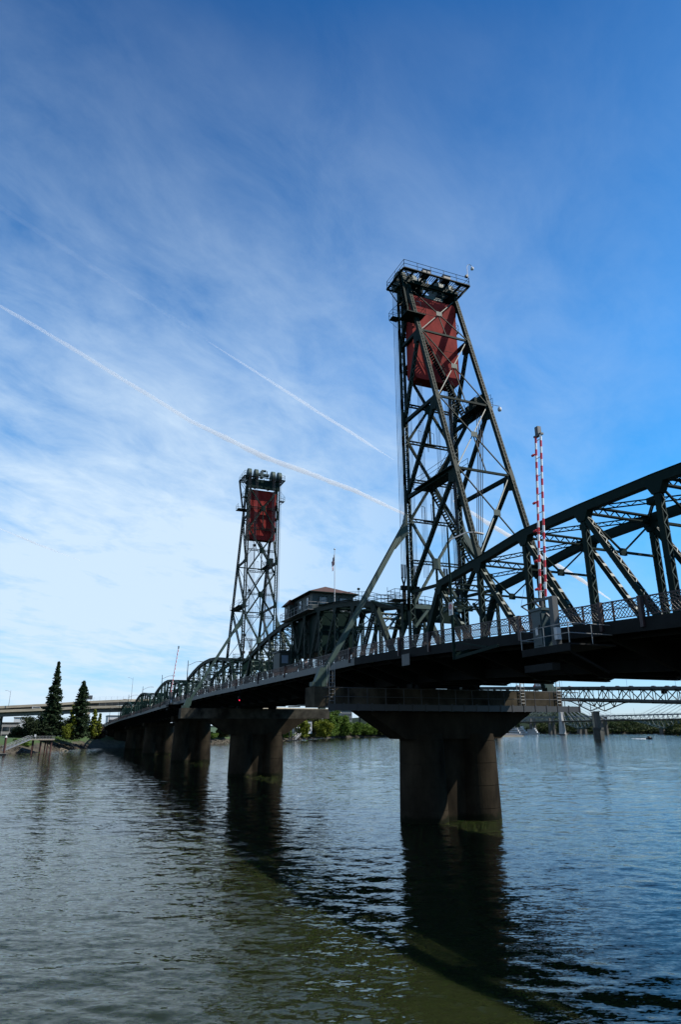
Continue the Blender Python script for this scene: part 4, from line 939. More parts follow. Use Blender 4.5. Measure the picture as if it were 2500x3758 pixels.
# ---------------------------------------------------------------- buildings on the east side
def block(name, x0, x1, y0, y1, z0, z1, label, wm, bands, roofm=CONCG, wins=True):
    P = thing(name, (x0,(y0+y1)/2,z0), label, 'building'); MB().box(x0,x1,y0,y1,z0,z1).build('wall', wm, P)
    MB().box(x0-.3,x1+.3,y0-.3,y1+.3,z1+.01,z1+.5).build('roof', roofm, P)
    n = max(2, int((y1-y0)/4))
    for za, zb in bands:
        for i in range(n):
            a, b = lerp(y0+.5,y1-.5,i/n)+.25, lerp(y0+.5,y1-.5,(i+1)/n)-.25
            f_ = MB().box(x0-.12,x0-.01,a,b,za,zb).build('window', STEELD, P); MB().box(x0-.16,x0-.125,a+.2,b-.2,za+.15,zb-.15).build('pane', GLASS, f_)
    return P
WHB = mat('white_render', (.72,.74,.76), .7)
block('white_building', 420, 440, -16, 0.5, 4, 17.5, 'white building with dark window bands seen under the viaduct beside the farthest truss', WHB, ((13.2,15.3),(9.0,11.6)))
block('riverside_building', 372, 392, 52, 84, 4, 12.6, 'pale grey low building at the left edge below the viaduct', mat('pale_grey_cladding', (.42,.44,.46), .7), ((8.4,10.6),(5.0,6.6)))
block('flat_white_building', 440, 465, 48, 58, 4, 16.5, 'bright white box building beneath the viaduct right of the grey riverside building', WHB, ())
block('white_house', 500, 514, -174, -158, 5, 15, 'white building with square windows between the shrubs behind the second pier', WHB, ((10.5,13.5),(7,8.8)))
block('glass_tower', 700, 720, -300, -286, 5, 30, 'tall blue-grey building showing above the shrubs next to the white columns', mat('blue_grey_cladding', (.16,.19,.22), .5), ((9,11),(14,16),(19,21),(24,26)))
for i, (x, y, h, t) in enumerate(((492,-158.5,15.0,'park lamp with a white globe in front of the white building'),)):
    P = thing('park_lamp', (x,y,6), t, 'park lamp'); MB().tube((x,y,5),(x,y,h-1),.1,6).build('pole', BLACK, P); MB().lathe((x,y,h-1), [(.2,0),(.7,.5),(.75,1),(.3,1.6)], 12).build('globe', WHITE, P)
pyl = MB()
for sx_ in (-2.5, 2.5):
    for sy_ in (-2.5, 2.5): pyl.bar((655+sx_,-262+sy_,6),(655+sx_*.2,-262+sy_*.2,42),.3)
for i in range(8):
    z = 8+4.2*i; q = 2.5*(1-(z-6)/45)
    for s1 in (-1, 1): pyl.bar((655-q,-262+s1*q,z),(655+q,-262+s1*q,z+4),.18).bar((655+q*s1,-262-q,z),(655+q*s1,-262+q,z+4),.18)
for z in (30, 35): pyl.bar((655,-268,z),(655,-256,z),.3)
pyl.build('power_pylon', GALV, label='lattice power pylon standing behind the leafy shrubs', cat='pylon')

# ---------------------------------------------------------------- trees
def leafball(mb, rnd, c, rad, n, size, flat=.6):
    for _ in range(n):
        d = V((rnd.gauss(0,1), rnd.gauss(0,1), rnd.gauss(0,1))).normalized()*(rnd.random()**.45)
        p = c+V((d.x*rad[0], d.y*rad[1], d.z*rad[2])); s_ = size*rnd.uniform(.6,1.3)
        u = V((rnd.gauss(0,1), rnd.gauss(0,1), rnd.gauss(0,flat))).normalized(); v = u.cross(V((rnd.gauss(0,1),rnd.gauss(0,1),rnd.gauss(0,1)))).normalized()
        mb.quad(p-u*s_-v*s_*.5, p+u*s_-v*s_*.6, p+u*s_*.8+v*s_*.6, p-u*s_*.7+v*s_*.5)
def conifer(x, y, z0, h, r, label, seed, m=LCON, dens=1.5, prof=None, leaf=.40):
    rnd = random.Random(seed); P = thing('conifer', (x,y,z0), label, 'conifer', 'conifers on the far bank')
    MB().tube((x,y,z0-.5),(x,y,z0+h*.96),.55*h/34,9,.04).build('trunk', BARK, P)
    mb = MB(); nb = int(h*9*dens)
    for i in range(nb):
        t = (i+rnd.random())/nb; zz_ = z0+h*(.04+.95*t); R0 = r*(prof(t) if prof else (1-t)**.8)*(.72+.5*noise.noise(V((t*9, rnd.random()*2, seed)))+rnd.uniform(-.12,.16))
        R0 = max(.25, R0); a = rnd.uniform(0, 6.283); k = max(3, int(R0*3))
        for j in range(k):
            f = (j+1)/k; p = V((x+math.cos(a)*R0*f, y+math.sin(a)*R0*f, zz_-R0*.18*f+.25*f*f)); q = .36+.12*R0*(1-f*.5)
            leafball(mb, rnd, p, (q,q,q*.5), 4, leaf, .5)
    mb.build('crown', m, P); return P
conifer(285, 35.2, 5.5, 34.5, 7.2, 'tallest dark conifer on the left bank, its spire above the viaduct', 3, prof=lambda t: 1.05*(1-t)**.95 if t > .5 else .54+.46*(1-t/.5)*.95)
conifer(285, 22.9, 5.5, 25.6, 5.6, 'second, shorter dark conifer to the right of the tallest one', 5, prof=lambda t: min(1, (1-t)**.62*1.15))
conifer(292, 26.2, 5.5, 14.5, 1.7, 'slender yellow-green cypress between the two big conifers', 8, LYEL, .9, lambda t: min(1, 1.5*(1-t)**.6))
conifer(289, 16.3, 5.5, 12.5, 2.0, 'yellow-green cypress just right of the second big conifer', 9, LYEL, .9, lambda t: min(1, 1.5*(1-t)**.6))
conifer(296, 13.3, 5.5, 11.0, 1.6, 'small loose yellow-green conifer beside the white viaduct column', 10, LYEL, .6)
conifer(283, 25.6, 5.5, 9.5, 1.6, 'short yellow-green cypress above the weeping willow', 12, LYEL, .8, lambda t: min(1, 1.5*(1-t)**.6))
def bush(x, y, z0, h, r, label, seed, m, name='shrub', n=10, trunk=True, leaf=.3, grp=None, cat=None, ry_=1.0):
    rnd = random.Random(seed); P = thing(name, (x,y,z0), label, cat or name.replace('_',' '), grp)
    mb = MB(); st = MB()
    for i in range(n):
        a = rnd.uniform(0, 6.283); q = r*rnd.uniform(.1,.78); zz_ = z0+h*rnd.uniform(.28,.86); c = V((x+math.cos(a)*q, y+math.sin(a)*q*ry_, zz_)); s_ = r*rnd.uniform(.28,.5)*(1.25-.5*(zz_-z0)/h)
        leafball(mb, rnd, c, (s_,s_,min(s_,h*.22)), int(60*(s_/leaf/3)**1.5)+30, leaf); st.tube((x+rnd.uniform(-.2,.2),y+rnd.uniform(-.2,.2),z0-.4), c, .09*h/6, 5, .03)
    leafball(mb, rnd, V((x,y,z0+h*.45)), (r*.8,r*.8*ry_,h*.42), int(40*(r/leaf)**1.2), leaf)
    leafball(mb, rnd, V((x,y,z0+h*.12)), (r*.8,r*.8*ry_,h*.15), int(14*(r/leaf)**1.2), leaf)
    st.build('trunk', BARK, P); mb.build('crown', m, P); return P
bush(280, 28.3, 5.2, 6.6, 2.6, 'yellow-green weeping willow at the foot of the tallest conifer', 21, LYEL, 'willow', 12, leaf=.22)
bush(283, 42.5, 4.5, 11, 6.5, 'round dark evergreen left of the tallest conifer', 22, LDRK, 'dark_tree', 14, cat='tree')
bush(292, 37.5, 4.5, 13, 6.0, 'dark broad tree joining the tallest conifer on its left', 23, LDRK, 'dark_tree', 14, cat='tree')
bush(300, 25, 4.5, 10, 7.5, 'dark thicket under the viaduct between the two tallest conifers', 33, LDRK, 'thicket', 16)
bush(306, 14, 4.5, 8, 5.5, 'dark shaded thicket behind the right-hand cypress', 34, LDRK, 'thicket', 12)
bush(287, 48.5, 3.8, 7, 5.0, 'low dark shrub at the left end of the dark tree mass', 35, LDRK, 'shrub', 10)
bush(262, 46.5, 1.5, 4.0, 4.0, 'low green bush at the water edge under the gangway', 24, LGRN, 'bush', 8)
bush(292, 16.5, 5.2, 6.5, 2.6, 'olive shrub under the right-hand cypress', 25, LOLV, 'shrub', 8)
bush(300, 11.5, 5.2, 5.0, 2.6, 'brown leafless bush at the edge of the bridge shadow', 26, LBRN, 'bush', 8)
bush(395, -56, 4, 10.5, 6.0, 'green tree on the bank seen between the second and third piers', 27, LGRN, 'bank_tree', 16, leaf=.4, cat='tree')
bush(386, -60, 3.0, 4.5, 6.5, 'low green bush below the bank tree between the second and third piers', 28, LGRN, 'bush', 12, leaf=.35)
bush(400, -73, 4, 5.5, 6.0, 'olive bush right of the bank tree, half hidden by the second pier', 29, LOLV, 'bush', 12, leaf=.35)
SH = [(498,-185,14.5,9,LYEL,'round golden-green shrub beside the white gangway'),(482,-160,14,7,LYEL,'yellowish shrub left of the white gangway'),(545,-196,24,8,LGRN,'leafy green tree left of the pale viaduct column'),
 (560,-216,22,8,LGRN,'leafy green tree in front of the pale viaduct column'),(556,-206,13,8,LOLV,'olive thicket at the foot of the leafy trees'),(588,-231,27,9,LGRN,'tallest leafy green tree on the far shore behind the near pier cap'),
 (600,-247,21,9,LGRN,'green shrub right of the tallest shore tree'),(618,-258,16,8,LOLV,'olive shrub on the shore left of the near pier shaft'),(632,-275,14,9,LGRN,'green bank shrub close to the near pier shaft'),(642,-290,11,9,LGRN,'low green shrub beside the near pier shaft'),
 (575,-222,10,8,LGRN,'low bright bush at the water edge under the tallest shore tree'),(520,-186,18,7,LOLV,'olive tree just right of the golden-green shrub'),(648,-302,12,9,LGRN,'dense green bank shrub partly hidden by the near pier haunch'),(660,-328,9,9,LOLV,'olive bank shrub against the near pier shaft'),(611,-252,17,8,LGRN,'leafy green tree between the tallest shore tree and the near pier'),(534,-190,9,7,LGRN,'low green shrub below the olive tree on the far shore'),(566,-212,7,7,LOLV,'low olive scrub under the leafy trees on the far shore'),(470,-141,10,6,LGRN,'green shrub at the far left of the small gangway'),(652,-318,7,10,LOLV,'low olive scrub where the bank meets the near pier shaft')]
for i, (x, y, h, r, m, t) in enumerate(SH): bush(x+5, y-1, 2.2, h, r, t, 40+i, m, 'shore_shrub' if h < 15 else 'shore_tree', 26, leaf=.6, grp='trees and shrubs on the far shore', cat='shrub' if h < 15 else 'tree')
# riprap and driftwood
rnd = random.Random(4); mb = MB()
for i in range(1500):
    k = rnd.choice([(269,33,295,25),(295,25,319,15),(236,62,252,43),(372,-48,402,-85),(471,-140,520,-172),(520,-172,600,-228),(600,-228,640,-282)]); t_ = rnd.random(); d_ = rnd.uniform(-1, 5.5)
    x = lerp(k[0],k[2],t_)+d_*.7; y = lerp(k[1],k[3],t_)+d_*.6; z = ground_z(x, y); s_ = rnd.uniform(.15,.5); c = V((x,y,z+.05))
    u = V((rnd.gauss(0,1),rnd.gauss(0,1),rnd.gauss(0,1))).normalized(); mb.bar(c-u*s_, c+u*s_, s_*1.2, s_*.9, (rnd.random(),rnd.random(),rnd.random()))
mb.build('bank_rocks', mat('bank_rock', (.035,.032,.022), .9, var=.4, vscale=.8, col2=(.10,.085,.062)), kind='stuff', label='loose rocks and rubble along the waterline of the far bank')
mb = MB(); c = V((274,29.5,ground_z(274,29.5)))
for a, b in (((0,0,.2),(1.5,-2.0,1.6)),((1.5,-2.0,1.6),(3.4,-4.2,.7)),((-.8,1.0,.0),(-.6,.9,2.4)),((-.6,.9,2.4),(1.5,-2.0,1.7)),((.6,-.6,.7),(2.8,.6,1.9))): mb.tube(c+V(a)*.7, c+V(b)*.7, .17, 7, .09)
mb.build('driftwood', WOOD, label='bleached driftwood snag lying on the muddy bank below the conifers', cat='driftwood')
rnd = random.Random(8); mb = MB()
for i in range(14000):
    t_ = rnd.random(); x = rnd.uniform(268,325); y = rnd.uniform(8,36); z = ground_z(x,y)
    if z < 3.2: continue
    s_ = rnd.uniform(.15,.4); a = rnd.uniform(0,3.14); u = V((math.cos(a),math.sin(a),0))*.1; q = V((x,y,z-.05)); mb.quad(q-u, q+u, q+V((rnd.uniform(-.1,.1),rnd.uniform(-.1,.1),s_)))
mb.build('bank_grass', LGRN, kind='stuff', label='bright green grass on top of the left bank')

# ---------------------------------------------------------------- dock on the left
DK = thing('jetty', (250,37.8,0), 'jetty with a white railing on rusty piles in front of the left bank', 'jetty')
MB().box(243.5,256,33.2,42.6,4.95,5.35).build('deck', CONCL, DK)
mb = MB(); mb.path([(243.5,42.6,6.5),(243.5,33.2,6.5),(256,33.2,6.5)], .05, 4).path([(243.5,42.6,5.5),(243.5,33.2,5.5),(256,33.2,5.5)], .05, 4)
for i in range(32): y = lerp(42.6,33.2,i/31); mb.tube((243.5,y,5.35),(243.5,y,6.5),.03 if i % 4 else .06,4)
mb.build('railing', GALV, DK)
for i, (x, y) in enumerate(((244.6,41.4),(244.6,38.2),(244.6,35.7),(244.6,34.4),(251,41.2),(251,36.6),(251,34.2),(254.5,38.5))): MB().tube((x,y,-3),(x,y,4.95),.26,9).build('pile', PILE, DK)
sgx = MB().box(243.3,243.36,40.3,41.0,6.3,7.2).tube((243.33,40.6,5.4),(243.33,40.6,6.4),.04,4).build('sign', WHITE, DK)
GW = thing('gangway', (236,46.8,1), 'silvery truss gangway sloping from the jetty down to the float at the left edge', 'gangway')
a0, a1 = V((243.4,42.4,5.3)), V((231.5,51.0,1.5)); dirn = (a1-a0).normalized(); sd_ = V((dirn.y,-dirn.x,0)).normalized()*.75
dk = MB().bar(a0, a1, 1.4, .12, sd_).build('deck', GALV, GW)
for s_ in (-1, 1):
    mb = MB(); p, q = a0+sd_*s_, a1+sd_*s_; n_ = 14
    mb.bar(p+V((0,0,1.55)), q+V((0,0,1.55)), .12).bar(p+V((0,0,.05)), q+V((0,0,.05)), .16).bar(p+V((0,0,.8)), q+V((0,0,.8)), .06)
    for i in range(n_):
        u, v = p.lerp(q,i/n_), p.lerp(q,(i+1)/n_); mb.bar(u, u+V((0,0,1.55)), .08); mb.bar(u+(V((0,0,1.55)) if i % 2 else V((0,0,0))), v+(V((0,0,0)) if i % 2 else V((0,0,1.55))), .06)
    mb.build('side_truss', GALV, GW)
PP = thing('mooring_pile', (230.5,50.6,0), 'thick rusty mooring pile with a white cone cap at the lower end of the gangway', 'mooring pile'); MB().tube((230.5,50.6,-3),(230.5,50.6,6.2),.42,12).build('pile', PILE, PP); MB().lathe((230.5,50.6,6.2), [(.46,0),(.46,.12),(.05,.75)], 12).build('cap', WHITE, PP)
FL = MB().box(226,231.9,49.5,60,-.3,.45); FL.box(225.8,232.1,49.3,60.2,.46,.55); FL.build('float', CONCG, label='low concrete float at the left edge below the gangway', cat='float')
GW2 = thing('small_gangway', (486,-158,1), 'white railed gangway leading down to a float in front of the far shore shrubs', 'gangway'); a0, a1 = V((494,-166,7.6)), V((474,-149.5,.6)); sd_ = V((.65,.76,0))
MB().bar(a0, a1, 1.8, .3, sd_).build('deck', GALV, GW2)
for s_ in (-1, 1):
    mb = MB(); p, q = a0+sd_*s_, a1+sd_*s_; mb.bar(p+V((0,0,1.7)), q+V((0,0,1.7)), .22)
    for i in range(19): u = p.lerp(q,i/18); mb.bar(u, u+V((0,0,1.7)), .12)
    mb.build('side_rail', WHITE, GW2)
FL2 = MB().box(468,476,-152,-142,-.3,.5).box(467.8,476.2,-152.2,-141.8,.51,.6).build('small_float', CONCG, label='grey float at the foot of the white railed gangway', cat='float')
for i in range(6):
    x, y = lerp(458,490,i/5), lerp(-139.5,-161,i/5); P = thing('small_mooring_pile', (x,y,0), ('leftmost dark white-capped pile in the row beside the small white gangway','second dark pile from the left beside the small white gangway','third dark pile from the left beside the small white gangway','fourth dark pile from the left beside the small white gangway','second dark pile from the right beside the small white gangway','rightmost dark pile in the row beside the small white gangway')[i], 'mooring pile', 'piles by the small gangway'); MB().tube((x,y,-3),(x,y,9.6),.36,8).build('pile', BLACK, P); MB().lathe((x,y,9.6), [(.4,0),(.4,.2),(.05,1.0)], 8).build('cap', WHITE, P)

# ---------------------------------------------------------------- Marquam-type double-deck truss bridge
MBR = thing('double_deck_truss_bridge', (420,-392,0), 'grey steel double-deck highway truss bridge crossing behind the near pier, lorry and cars on top', 'bridge')
zm = lambda x: 41.6+.054*(x-391)
xm = [391.0-22.4*k for k in range(-9, 14)]
for j, y in enumerate((-385, -400)):
    T = MB(); nb_ = lambda x: zm(x)-10.9-(8.2*max(0,1-abs(x-391)/26) if abs(x-391) < 26 else 0)-(8.2*max(0,1-abs(x-534)/26) if abs(x-534) < 26 else 0)
    xs = [391-11.2*k for k in range(-20, 27)]
    for k, (a, b) in enumerate(zip(xs, xs[1:])):
        T.bar((a,y,zm(a)-1.6),(b,y,zm(b)-1.6),.9,1.0,(0,1,0)); T.bar((a,y,nb_(a)),(b,y,nb_(b)),.8,.7,(0,1,0))
        if k % 2 == 0: T.bar((a,y,zm(a)-1.6),(b,y,nb_(b)),.6,.55,(0,1,0))
        else: T.bar((a,y,nb_(a)),(b,y,zm(b)-1.6),.6,.55,(0,1,0))
        T.bar((a,y,nb_(a)),(a,y,zm(a)-1.6),.5,.35,(0,1,0))
        T.prism([(a-1.4,zm(a)-1.0),(a-1.1,zm(a)-2.5),(a+1.1,zm(a)-2.5),(a+1.4,zm(a)-1.0)], 'y', y-.5, y+.5) if k % 2 == 0 else None
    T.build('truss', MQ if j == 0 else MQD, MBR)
for nm, dz, m in (('upper_deck', 0, MQD), ('lower_deck', -9.6, MQD)):
    D = MB(); E_ = MB()
    for a, b in zip(xs, xs[1:]):
        for (mm_, y0_, y1_, lo, hi) in ((D,-402.5,-382.5,-.9,-.05),(E_,-382.45,-382.1,-1.0,.75),(E_,-402.9,-402.55,-1.0,.75)):
            mm_.hexa([(b,y0_,zm(b)+dz+lo),(a,y0_,zm(a)+dz+lo),(a,y1_,zm(a)+dz+lo),(b,y1_,zm(b)+dz+lo),(b,y0_,zm(b)+dz+hi),(a,y0_,zm(a)+dz+hi),(a,y1_,zm(a)+dz+hi),(b,y1_,zm(b)+dz+hi)])
        D.prism([(-401.5,zm(a)+dz-2.2),(-383.5,zm(a)+dz-2.2),(-382.6,zm(a)+dz-.95),(-402.4,zm(a)+dz-.95)], 'x', a-.3, a+.3)
    D.build(nm, m, MBR); E_.build('parapet', MQD, MBR)
for px in (391, 534, 240):
    for dx, y in ((-6,-385), (13,-400.5)):
        q = px+dx; MB().prism([(q-1.7,y-1.7),(q+1.7,y-1.7),(q+1.7,y+1.7),(q-1.7,y+1.7)], 'z', 9, nb_(px)-.4).box(q-2.8,q+2.8,y-1.5,y+1.5,nb_(px)-1.2,nb_(px)-.4).build('column', CONCG if y > -390 else CONCL, MBR)
    for nm_, g_, z0_, z1_ in (('pier_base',0,-5,7.4), ('pier_collar',.35,7.41,9.2)):
        MB().prism([(px-10-g_,-383+g_),(px-9-g_,-387.5-g_),(px+10,-404-g_),(px+15+g_,-405-g_),(px+16+g_,-400),(px-2,-383+g_),(px-6,-380.5+g_)], 'z', z0_, z1_).build(nm_, mat('dark_wet_concrete', (.06,.065,.06), .9, var=.3, vscale=.3) if px == 391 else CONCG, MBR)
rdz = lambda x: zm(x)-.05
LR = lorry(455, -387.0, rdz(455), math.atan(.054)*0, 'red lorry with a long white trailer on the upper deck of the grey truss bridge'); LR.rotation_euler[1] = -math.atan(.054)
for x, t, c_3, kk in ((487,'white van on the truss bridge left of the red lorry',(.7,.72,.74),'van'),(413,'pale car on the truss bridge just right of the pier cap end',(.5,.52,.54),'car'),(374,'dark car on the truss bridge above its tall river pier',(.03,.035,.04),'car'),(358,'dark car second to the right of the truss bridge river pier',(.03,.03,.035),'car'),(344,'dark car midway along the visible right half of the truss bridge',(.02,.025,.03),'car'),(322,'grey car third from the right end of the truss bridge',(.1,.11,.12),'car'),(309.5,'dark car next to last at the right end of the truss bridge',(.03,.03,.03),'car'),(303,'dark car closest to the right photo edge on the truss bridge',(.05,.05,.06),'car')):
    q = car(x, -384.6, rdz(x), 0, t, c_3, kk, 'car' if kk == 'car' else 'van', 'vehicles on the truss bridge'); q.rotation_euler[1] = -math.atan(.054)
for x in (495, 414+7, 346, 300): MB().tube((x,-383,rdz(x)),(x,-383,rdz(x)+9),.12,4).build('lamp_pole', GALV, MBR)
sgn = MB().box(326,331,-402.0,-401.8,zm(328)-4.3,zm(328)-2.0).build('road_sign', STEELD, MBR)

# ---------------------------------------------------------------- cable-stayed bridge
TB = thing('cable_stayed_bridge', (690,-606,0), 'white cable-stayed bridge with fans of stays behind the grey truss bridge', 'bridge')
for px in (687, 452):
    for s_, yb_ in ((-1,-614.0),(1,-600.5)):
        px_ = px; px = px_+(10 if s_ < 0 else -5)
        MB().hexa([(px-4.6,yb_-2.6,-4),(px+4.6,yb_-2.6,-4),(px+4.6,yb_+2.6,-4),(px-4.6,yb_+2.6,-4),(px-2.6,yb_-1.6,20),(px+2.6,yb_-1.6,20),(px+2.6,yb_+1.6,20),(px-2.6,yb_+1.6,20)]).hexa([(px-2.6,yb_-1.6,20.01),(px+2.6,yb_-1.6,20.01),(px+2.6,yb_+1.6,20.01),(px-2.6,yb_+1.6,20.01),(px_-1.6,-606-1.3+s_*2,57),(px_+1.6,-606-1.3+s_*2,57),(px_+1.6,-606+1.3+s_*2,57),(px_-1.6,-606+1.3+s_*2,57)]).build('pylon_leg', TIL, TB); px = px_
    MB().prism([(px-12,-599),(px-4,-607),(px+7,-619),(px+16,-615),(px+4,-601),(px-4,-594)], 'z', -2, 1.2).build('pylon_footing', CONCG, TB)
zt2 = lambda x: 18.2-.004*abs(x-569)
mb = MB()
for a, b in zip([880,687,640,569,500,452], [687,640,569,500,452,300]): mb.hexa([(b,-612,zt2(b)-1.5),(a,-612,zt2(a)-1.5),(a,-600,zt2(a)-1.5),(b,-600,zt2(b)-1.5),(b,-613.5,zt2(b)),(a,-613.5,zt2(a)),(a,-598.5,zt2(a)),(b,-598.5,zt2(b))])
mb.build('deck', CONCG, TB)
mb = MB()
for yy in (-613.4, -598.6):
    mb.bar((880,yy,zt2(880)+1.3),(300,yy,zt2(300)+1.3),.12)
mb.build('parapet', GALV, TB)
for px in (687, 452):
    for sx_ in (-1, 1):
        for k in range(10):
            for yy in (-612.5, -599.5): MB().tube((px+sx_*.5,-606,55-k*1.7),(px+sx_*(110-10.5*k),yy,zt2(px)+.1),.16,4).build('stay_cable', CABW, TB)
MB().box(860,866,-611,-601,-2,17).build('approach_pier', CONCG, TB)

# ---------------------------------------------------------------- blue-green arched cantilever bridge
RB = thing('arched_steel_bridge', (656,-756,0), 'distant blue-green arched steel bridge beyond the cable-stayed bridge', 'bridge')
zr = lambda x: 27.2
MB().box(330,980,-763,-753,26.1,27.2).build('deck', ROSS, RB)
def arch(x): 
    d = min(abs(x-656), abs(x-492), abs(x-820)); return 7.0+min(1,(d/74))**1.0*14.5-max(0, d/74)**2*.0+3.2*math.sin(min(1,d/74)*math.pi)*.6
for j, y in enumerate((-753.6, -762.4)):
    T = MB(); xs = [340+8.2*k for k in range(0, 78)]
    for k, (a, b) in enumerate(zip(xs, xs[1:])):
        T.bar((a,y,arch(a)),(b,y,arch(b)),.7,.7,(0,1,0)); T.bar((a,y,25.8),(b,y,25.8),.6,.6,(0,1,0)); T.bar((a,y,arch(a)),(a,y,25.8),.4,.4,(0,1,0))
        T.bar((a,y,arch(a) if k % 2 else 25.8),(b,y,25.8 if k % 2 else arch(b)),.35,.35,(0,1,0))
    T.build('truss', ROSS, RB)
mb = MB()
for k in range(80): mb.bar((340+8.2*k,-752.8,27.2),(340+8.2*k,-752.8,28.4),.15)
mb.bar((340,-752.8,28.4),(980,-752.8,28.4),.2); mb.build('parapet', ROSS, RB)
for k in range(12): MB().tube((380+46*k,-753,27),(380+46*k,-753,36),.16,4).build('lamp_pole', GALV, RB)
for px in (656, 492, 820):
    for y in (-752.5, -763.5): MB().box(px-3,px+3,y-2.2,y+2.2,-3,6.8).build('pier', CONCG, RB)
for px in (760, 700-2, 880, 930):
    for y in (-744, -752):
        MB().hexa([(px-2.4,y-2,-3),(px+2.4,y-2,-3),(px+2.4,y+2,-3),(px-2.4,y+2,-3),(px-1.6,y-1.4,25),(px+1.6,y-1.4,25),(px+1.6,y+1.4,25),(px-1.6,y+1.4,25)]).build('pier_shaft', CONCG, RB) if px not in (698,) else None

# ---------------------------------------------------------------- far woods and hills
rnd = random.Random(11); mb = MB(); tr = MB()
line = [(960,-500),(940,-620),(966,-762),(884,-788),(820,-811),(769,-853),(700,-811),(653,-763),(600,-721),(563,-696),(478,-766),(440,-900)]
for (xa, ya), (xb, yb) in zip(line, line[1:]):
    L = math.hypot(xb-xa, yb-ya); n = int(L/3.2)
    for i in range(n):
        for row in range(-1, 4):
            t_ = (i+rnd.random())/n; nx_, ny_ = (ya-yb)/L, (xb-xa)/L; 
            if nx_*(700-xa)+ny_*(-600-ya) > 0: nx_, ny_ = -nx_, -ny_
            x = lerp(xa,xb,t_)+nx_*row*9+rnd.uniform(-3,3); y = lerp(ya,yb,t_)+ny_*row*9+rnd.uniform(-3,3); h = rnd.uniform(8,17)+row*2.5
            if row == 0: h *= .7
            if row < 0: h = rnd.uniform(2.5,5); x += nx_*4.5; y += ny_*4.5
            tr.tube((x,y,1),(x,y,h*.7),.25,4,.1)
            for q in range(4): rr = rnd.uniform(2.0,3.8)*(1 if row >= 0 else .55); leafball(mb, rnd, V((x+rnd.uniform(-1.6,1.6),y+rnd.uniform(-1.6,1.6),1.5+h*rnd.uniform(.02,.9))), (rr,rr,rr*.95), 13, 1.15)
wd = mb.build('riverside_wood', LFOR, kind='stuff', label='mixed green and brown wood lining the far bank below the distant bridges'); tr.build('wood_trunks', BARK, kind='stuff', label='trunks of the far riverside wood')
hl = MB(); nx_ = 60; pts = []
for j in range(9):
    for i in range(nx_+1):
        a = R(lerp(-75, 20, i/nx_)); d = 1500+j*180; q = math.sin(j/8*math.pi*.5)
        hh = (42+16*noise.noise(V((i*.13,0,2)))+7*noise.noise(V((i*.5,1,2))))*q*(1 if i < 12 else 1)
        hh *= interp([(-75,.35),(-52,.32),(-46,.28),(-43.2,.5),(-42,.95),(-36,1.05),(-30,1.0),(-22,.5),(-10,.2),(20,.12)], math.degrees(a))*1.9
        hl.v.append((CAM.x+math.cos(a)*d, CAM.y+math.sin(a)*d, 2+hh))
for j in range(8):
    for i in range(nx_): a = j*(nx_+1)+i; hl.f.append((a, a+1, a+nx_+2, a+nx_+1))
hl.build('hills', mat('wooded_hill', (.014,.026,.014), .95, spec=.05, var=.5, vscale=.02, col2=(.028,.045,.022)), kind='structure', smooth=True)
mb = MB(); rnd = random.Random(12)
for i in range(1500):
    a = R(rnd.uniform(-52,-26)); d = rnd.uniform(1650,2600); x = CAM.x+math.cos(a)*d; y = CAM.y+math.sin(a)*d
    jj = (d-1500)/180; ii = (math.degrees(a)+75)/95*nx_; i0, j0 = int(ii), min(7,int(jj)); z = hl.v[j0*(nx_+1)+i0][2]
    for q in range(4): leafball(mb, rnd, V((x+rnd.uniform(-5,5),y+rnd.uniform(-5,5),z+rnd.uniform(1,12))), (5,5,4), 10, 2.6)
mb.build('hill_trees', LCON, kind='stuff', label='dark trees covering the far hill behind the cable-stayed bridge')

# ---------------------------------------------------------------- boats
def tourboat(x, y, L, heading, label, decks, name='tour_boat'):
    P = thing(name, (x,y,0), label, 'boat'); P.rotation_euler[2] = heading; ORG[P.name] = V((0,0,0)); w_ = L*.13
    hu = MB().hexa([(-L*.48,-w_*.85,-.4),(L*.40,-w_*.6,-.4),(L*.40,w_*.6,-.4),(-L*.48,w_*.85,-.4),(-L*.5,-w_,1.7),(L*.42,-w_,2.0),(L*.42,w_,2.0),(-L*.5,w_,1.7)]).hexa([(L*.40,-w_*.6,-.4),(L*.46,-.1,-.4),(L*.46,.1,-.4),(L*.40,w_*.6,-.4),(L*.42,-w_,2.0),(L*.53,-.1,2.4),(L*.53,.1,2.4),(L*.42,w_,2.0)])
    hu.build('hull', WHB, P)
    for d in range(decks):
        z = 2.05+2.5*d; a, b = -L*.46, L*(.34-.09*d); 
        c = MB().box(a,b,-w_*.9,w_*.9,z+.0,z+2.2).box(a-.3,b+.5,-w_*.97,w_*.97,z+2.21,z+2.42).build('cabin', WHB, P); n = int(L*.5)
        mb = MB()
        for s_ in (-1, 1):
            for i in range(n): p, q = lerp(a+.4,b-.4,i/n), lerp(a+.4,b-.4,(i+1)/n)-.35; mb.box(p,q,s_*w_*.9,s_*(w_*.9+.04),z+.8,z+1.7)
        mb.build('window', WIN, c)
        mb = MB()
        for s_ in (-1,1): mb.bar((a,s_*w_,z+3.3),(b,s_*w_,z+3.3),.06)
        mb.build('deck_rail', GALV, c)
    z = 2.05+2.5*decks; MB().box(L*.02,L*.18,-w_*.5,w_*.5,z,z+1.9).build('wheelhouse', WHB, P); MB().tube((0,0,z),(0,0,z+4.5),.1,5).build('mast', WHITE, P)
    return P
tourboat(760, -592, 25, R(-150), 'three-deck white tour boat moored at the dock left of the cable-stayed pylon', 3)
tourboat(812, -655, 19, R(-150), 'smaller white tour boat moored right of the three-deck one', 2)
tourboat(730, -560, 18, R(-140), 'low two-deck boat moored left of the three-deck tour boat', 2, 'moored_boat')
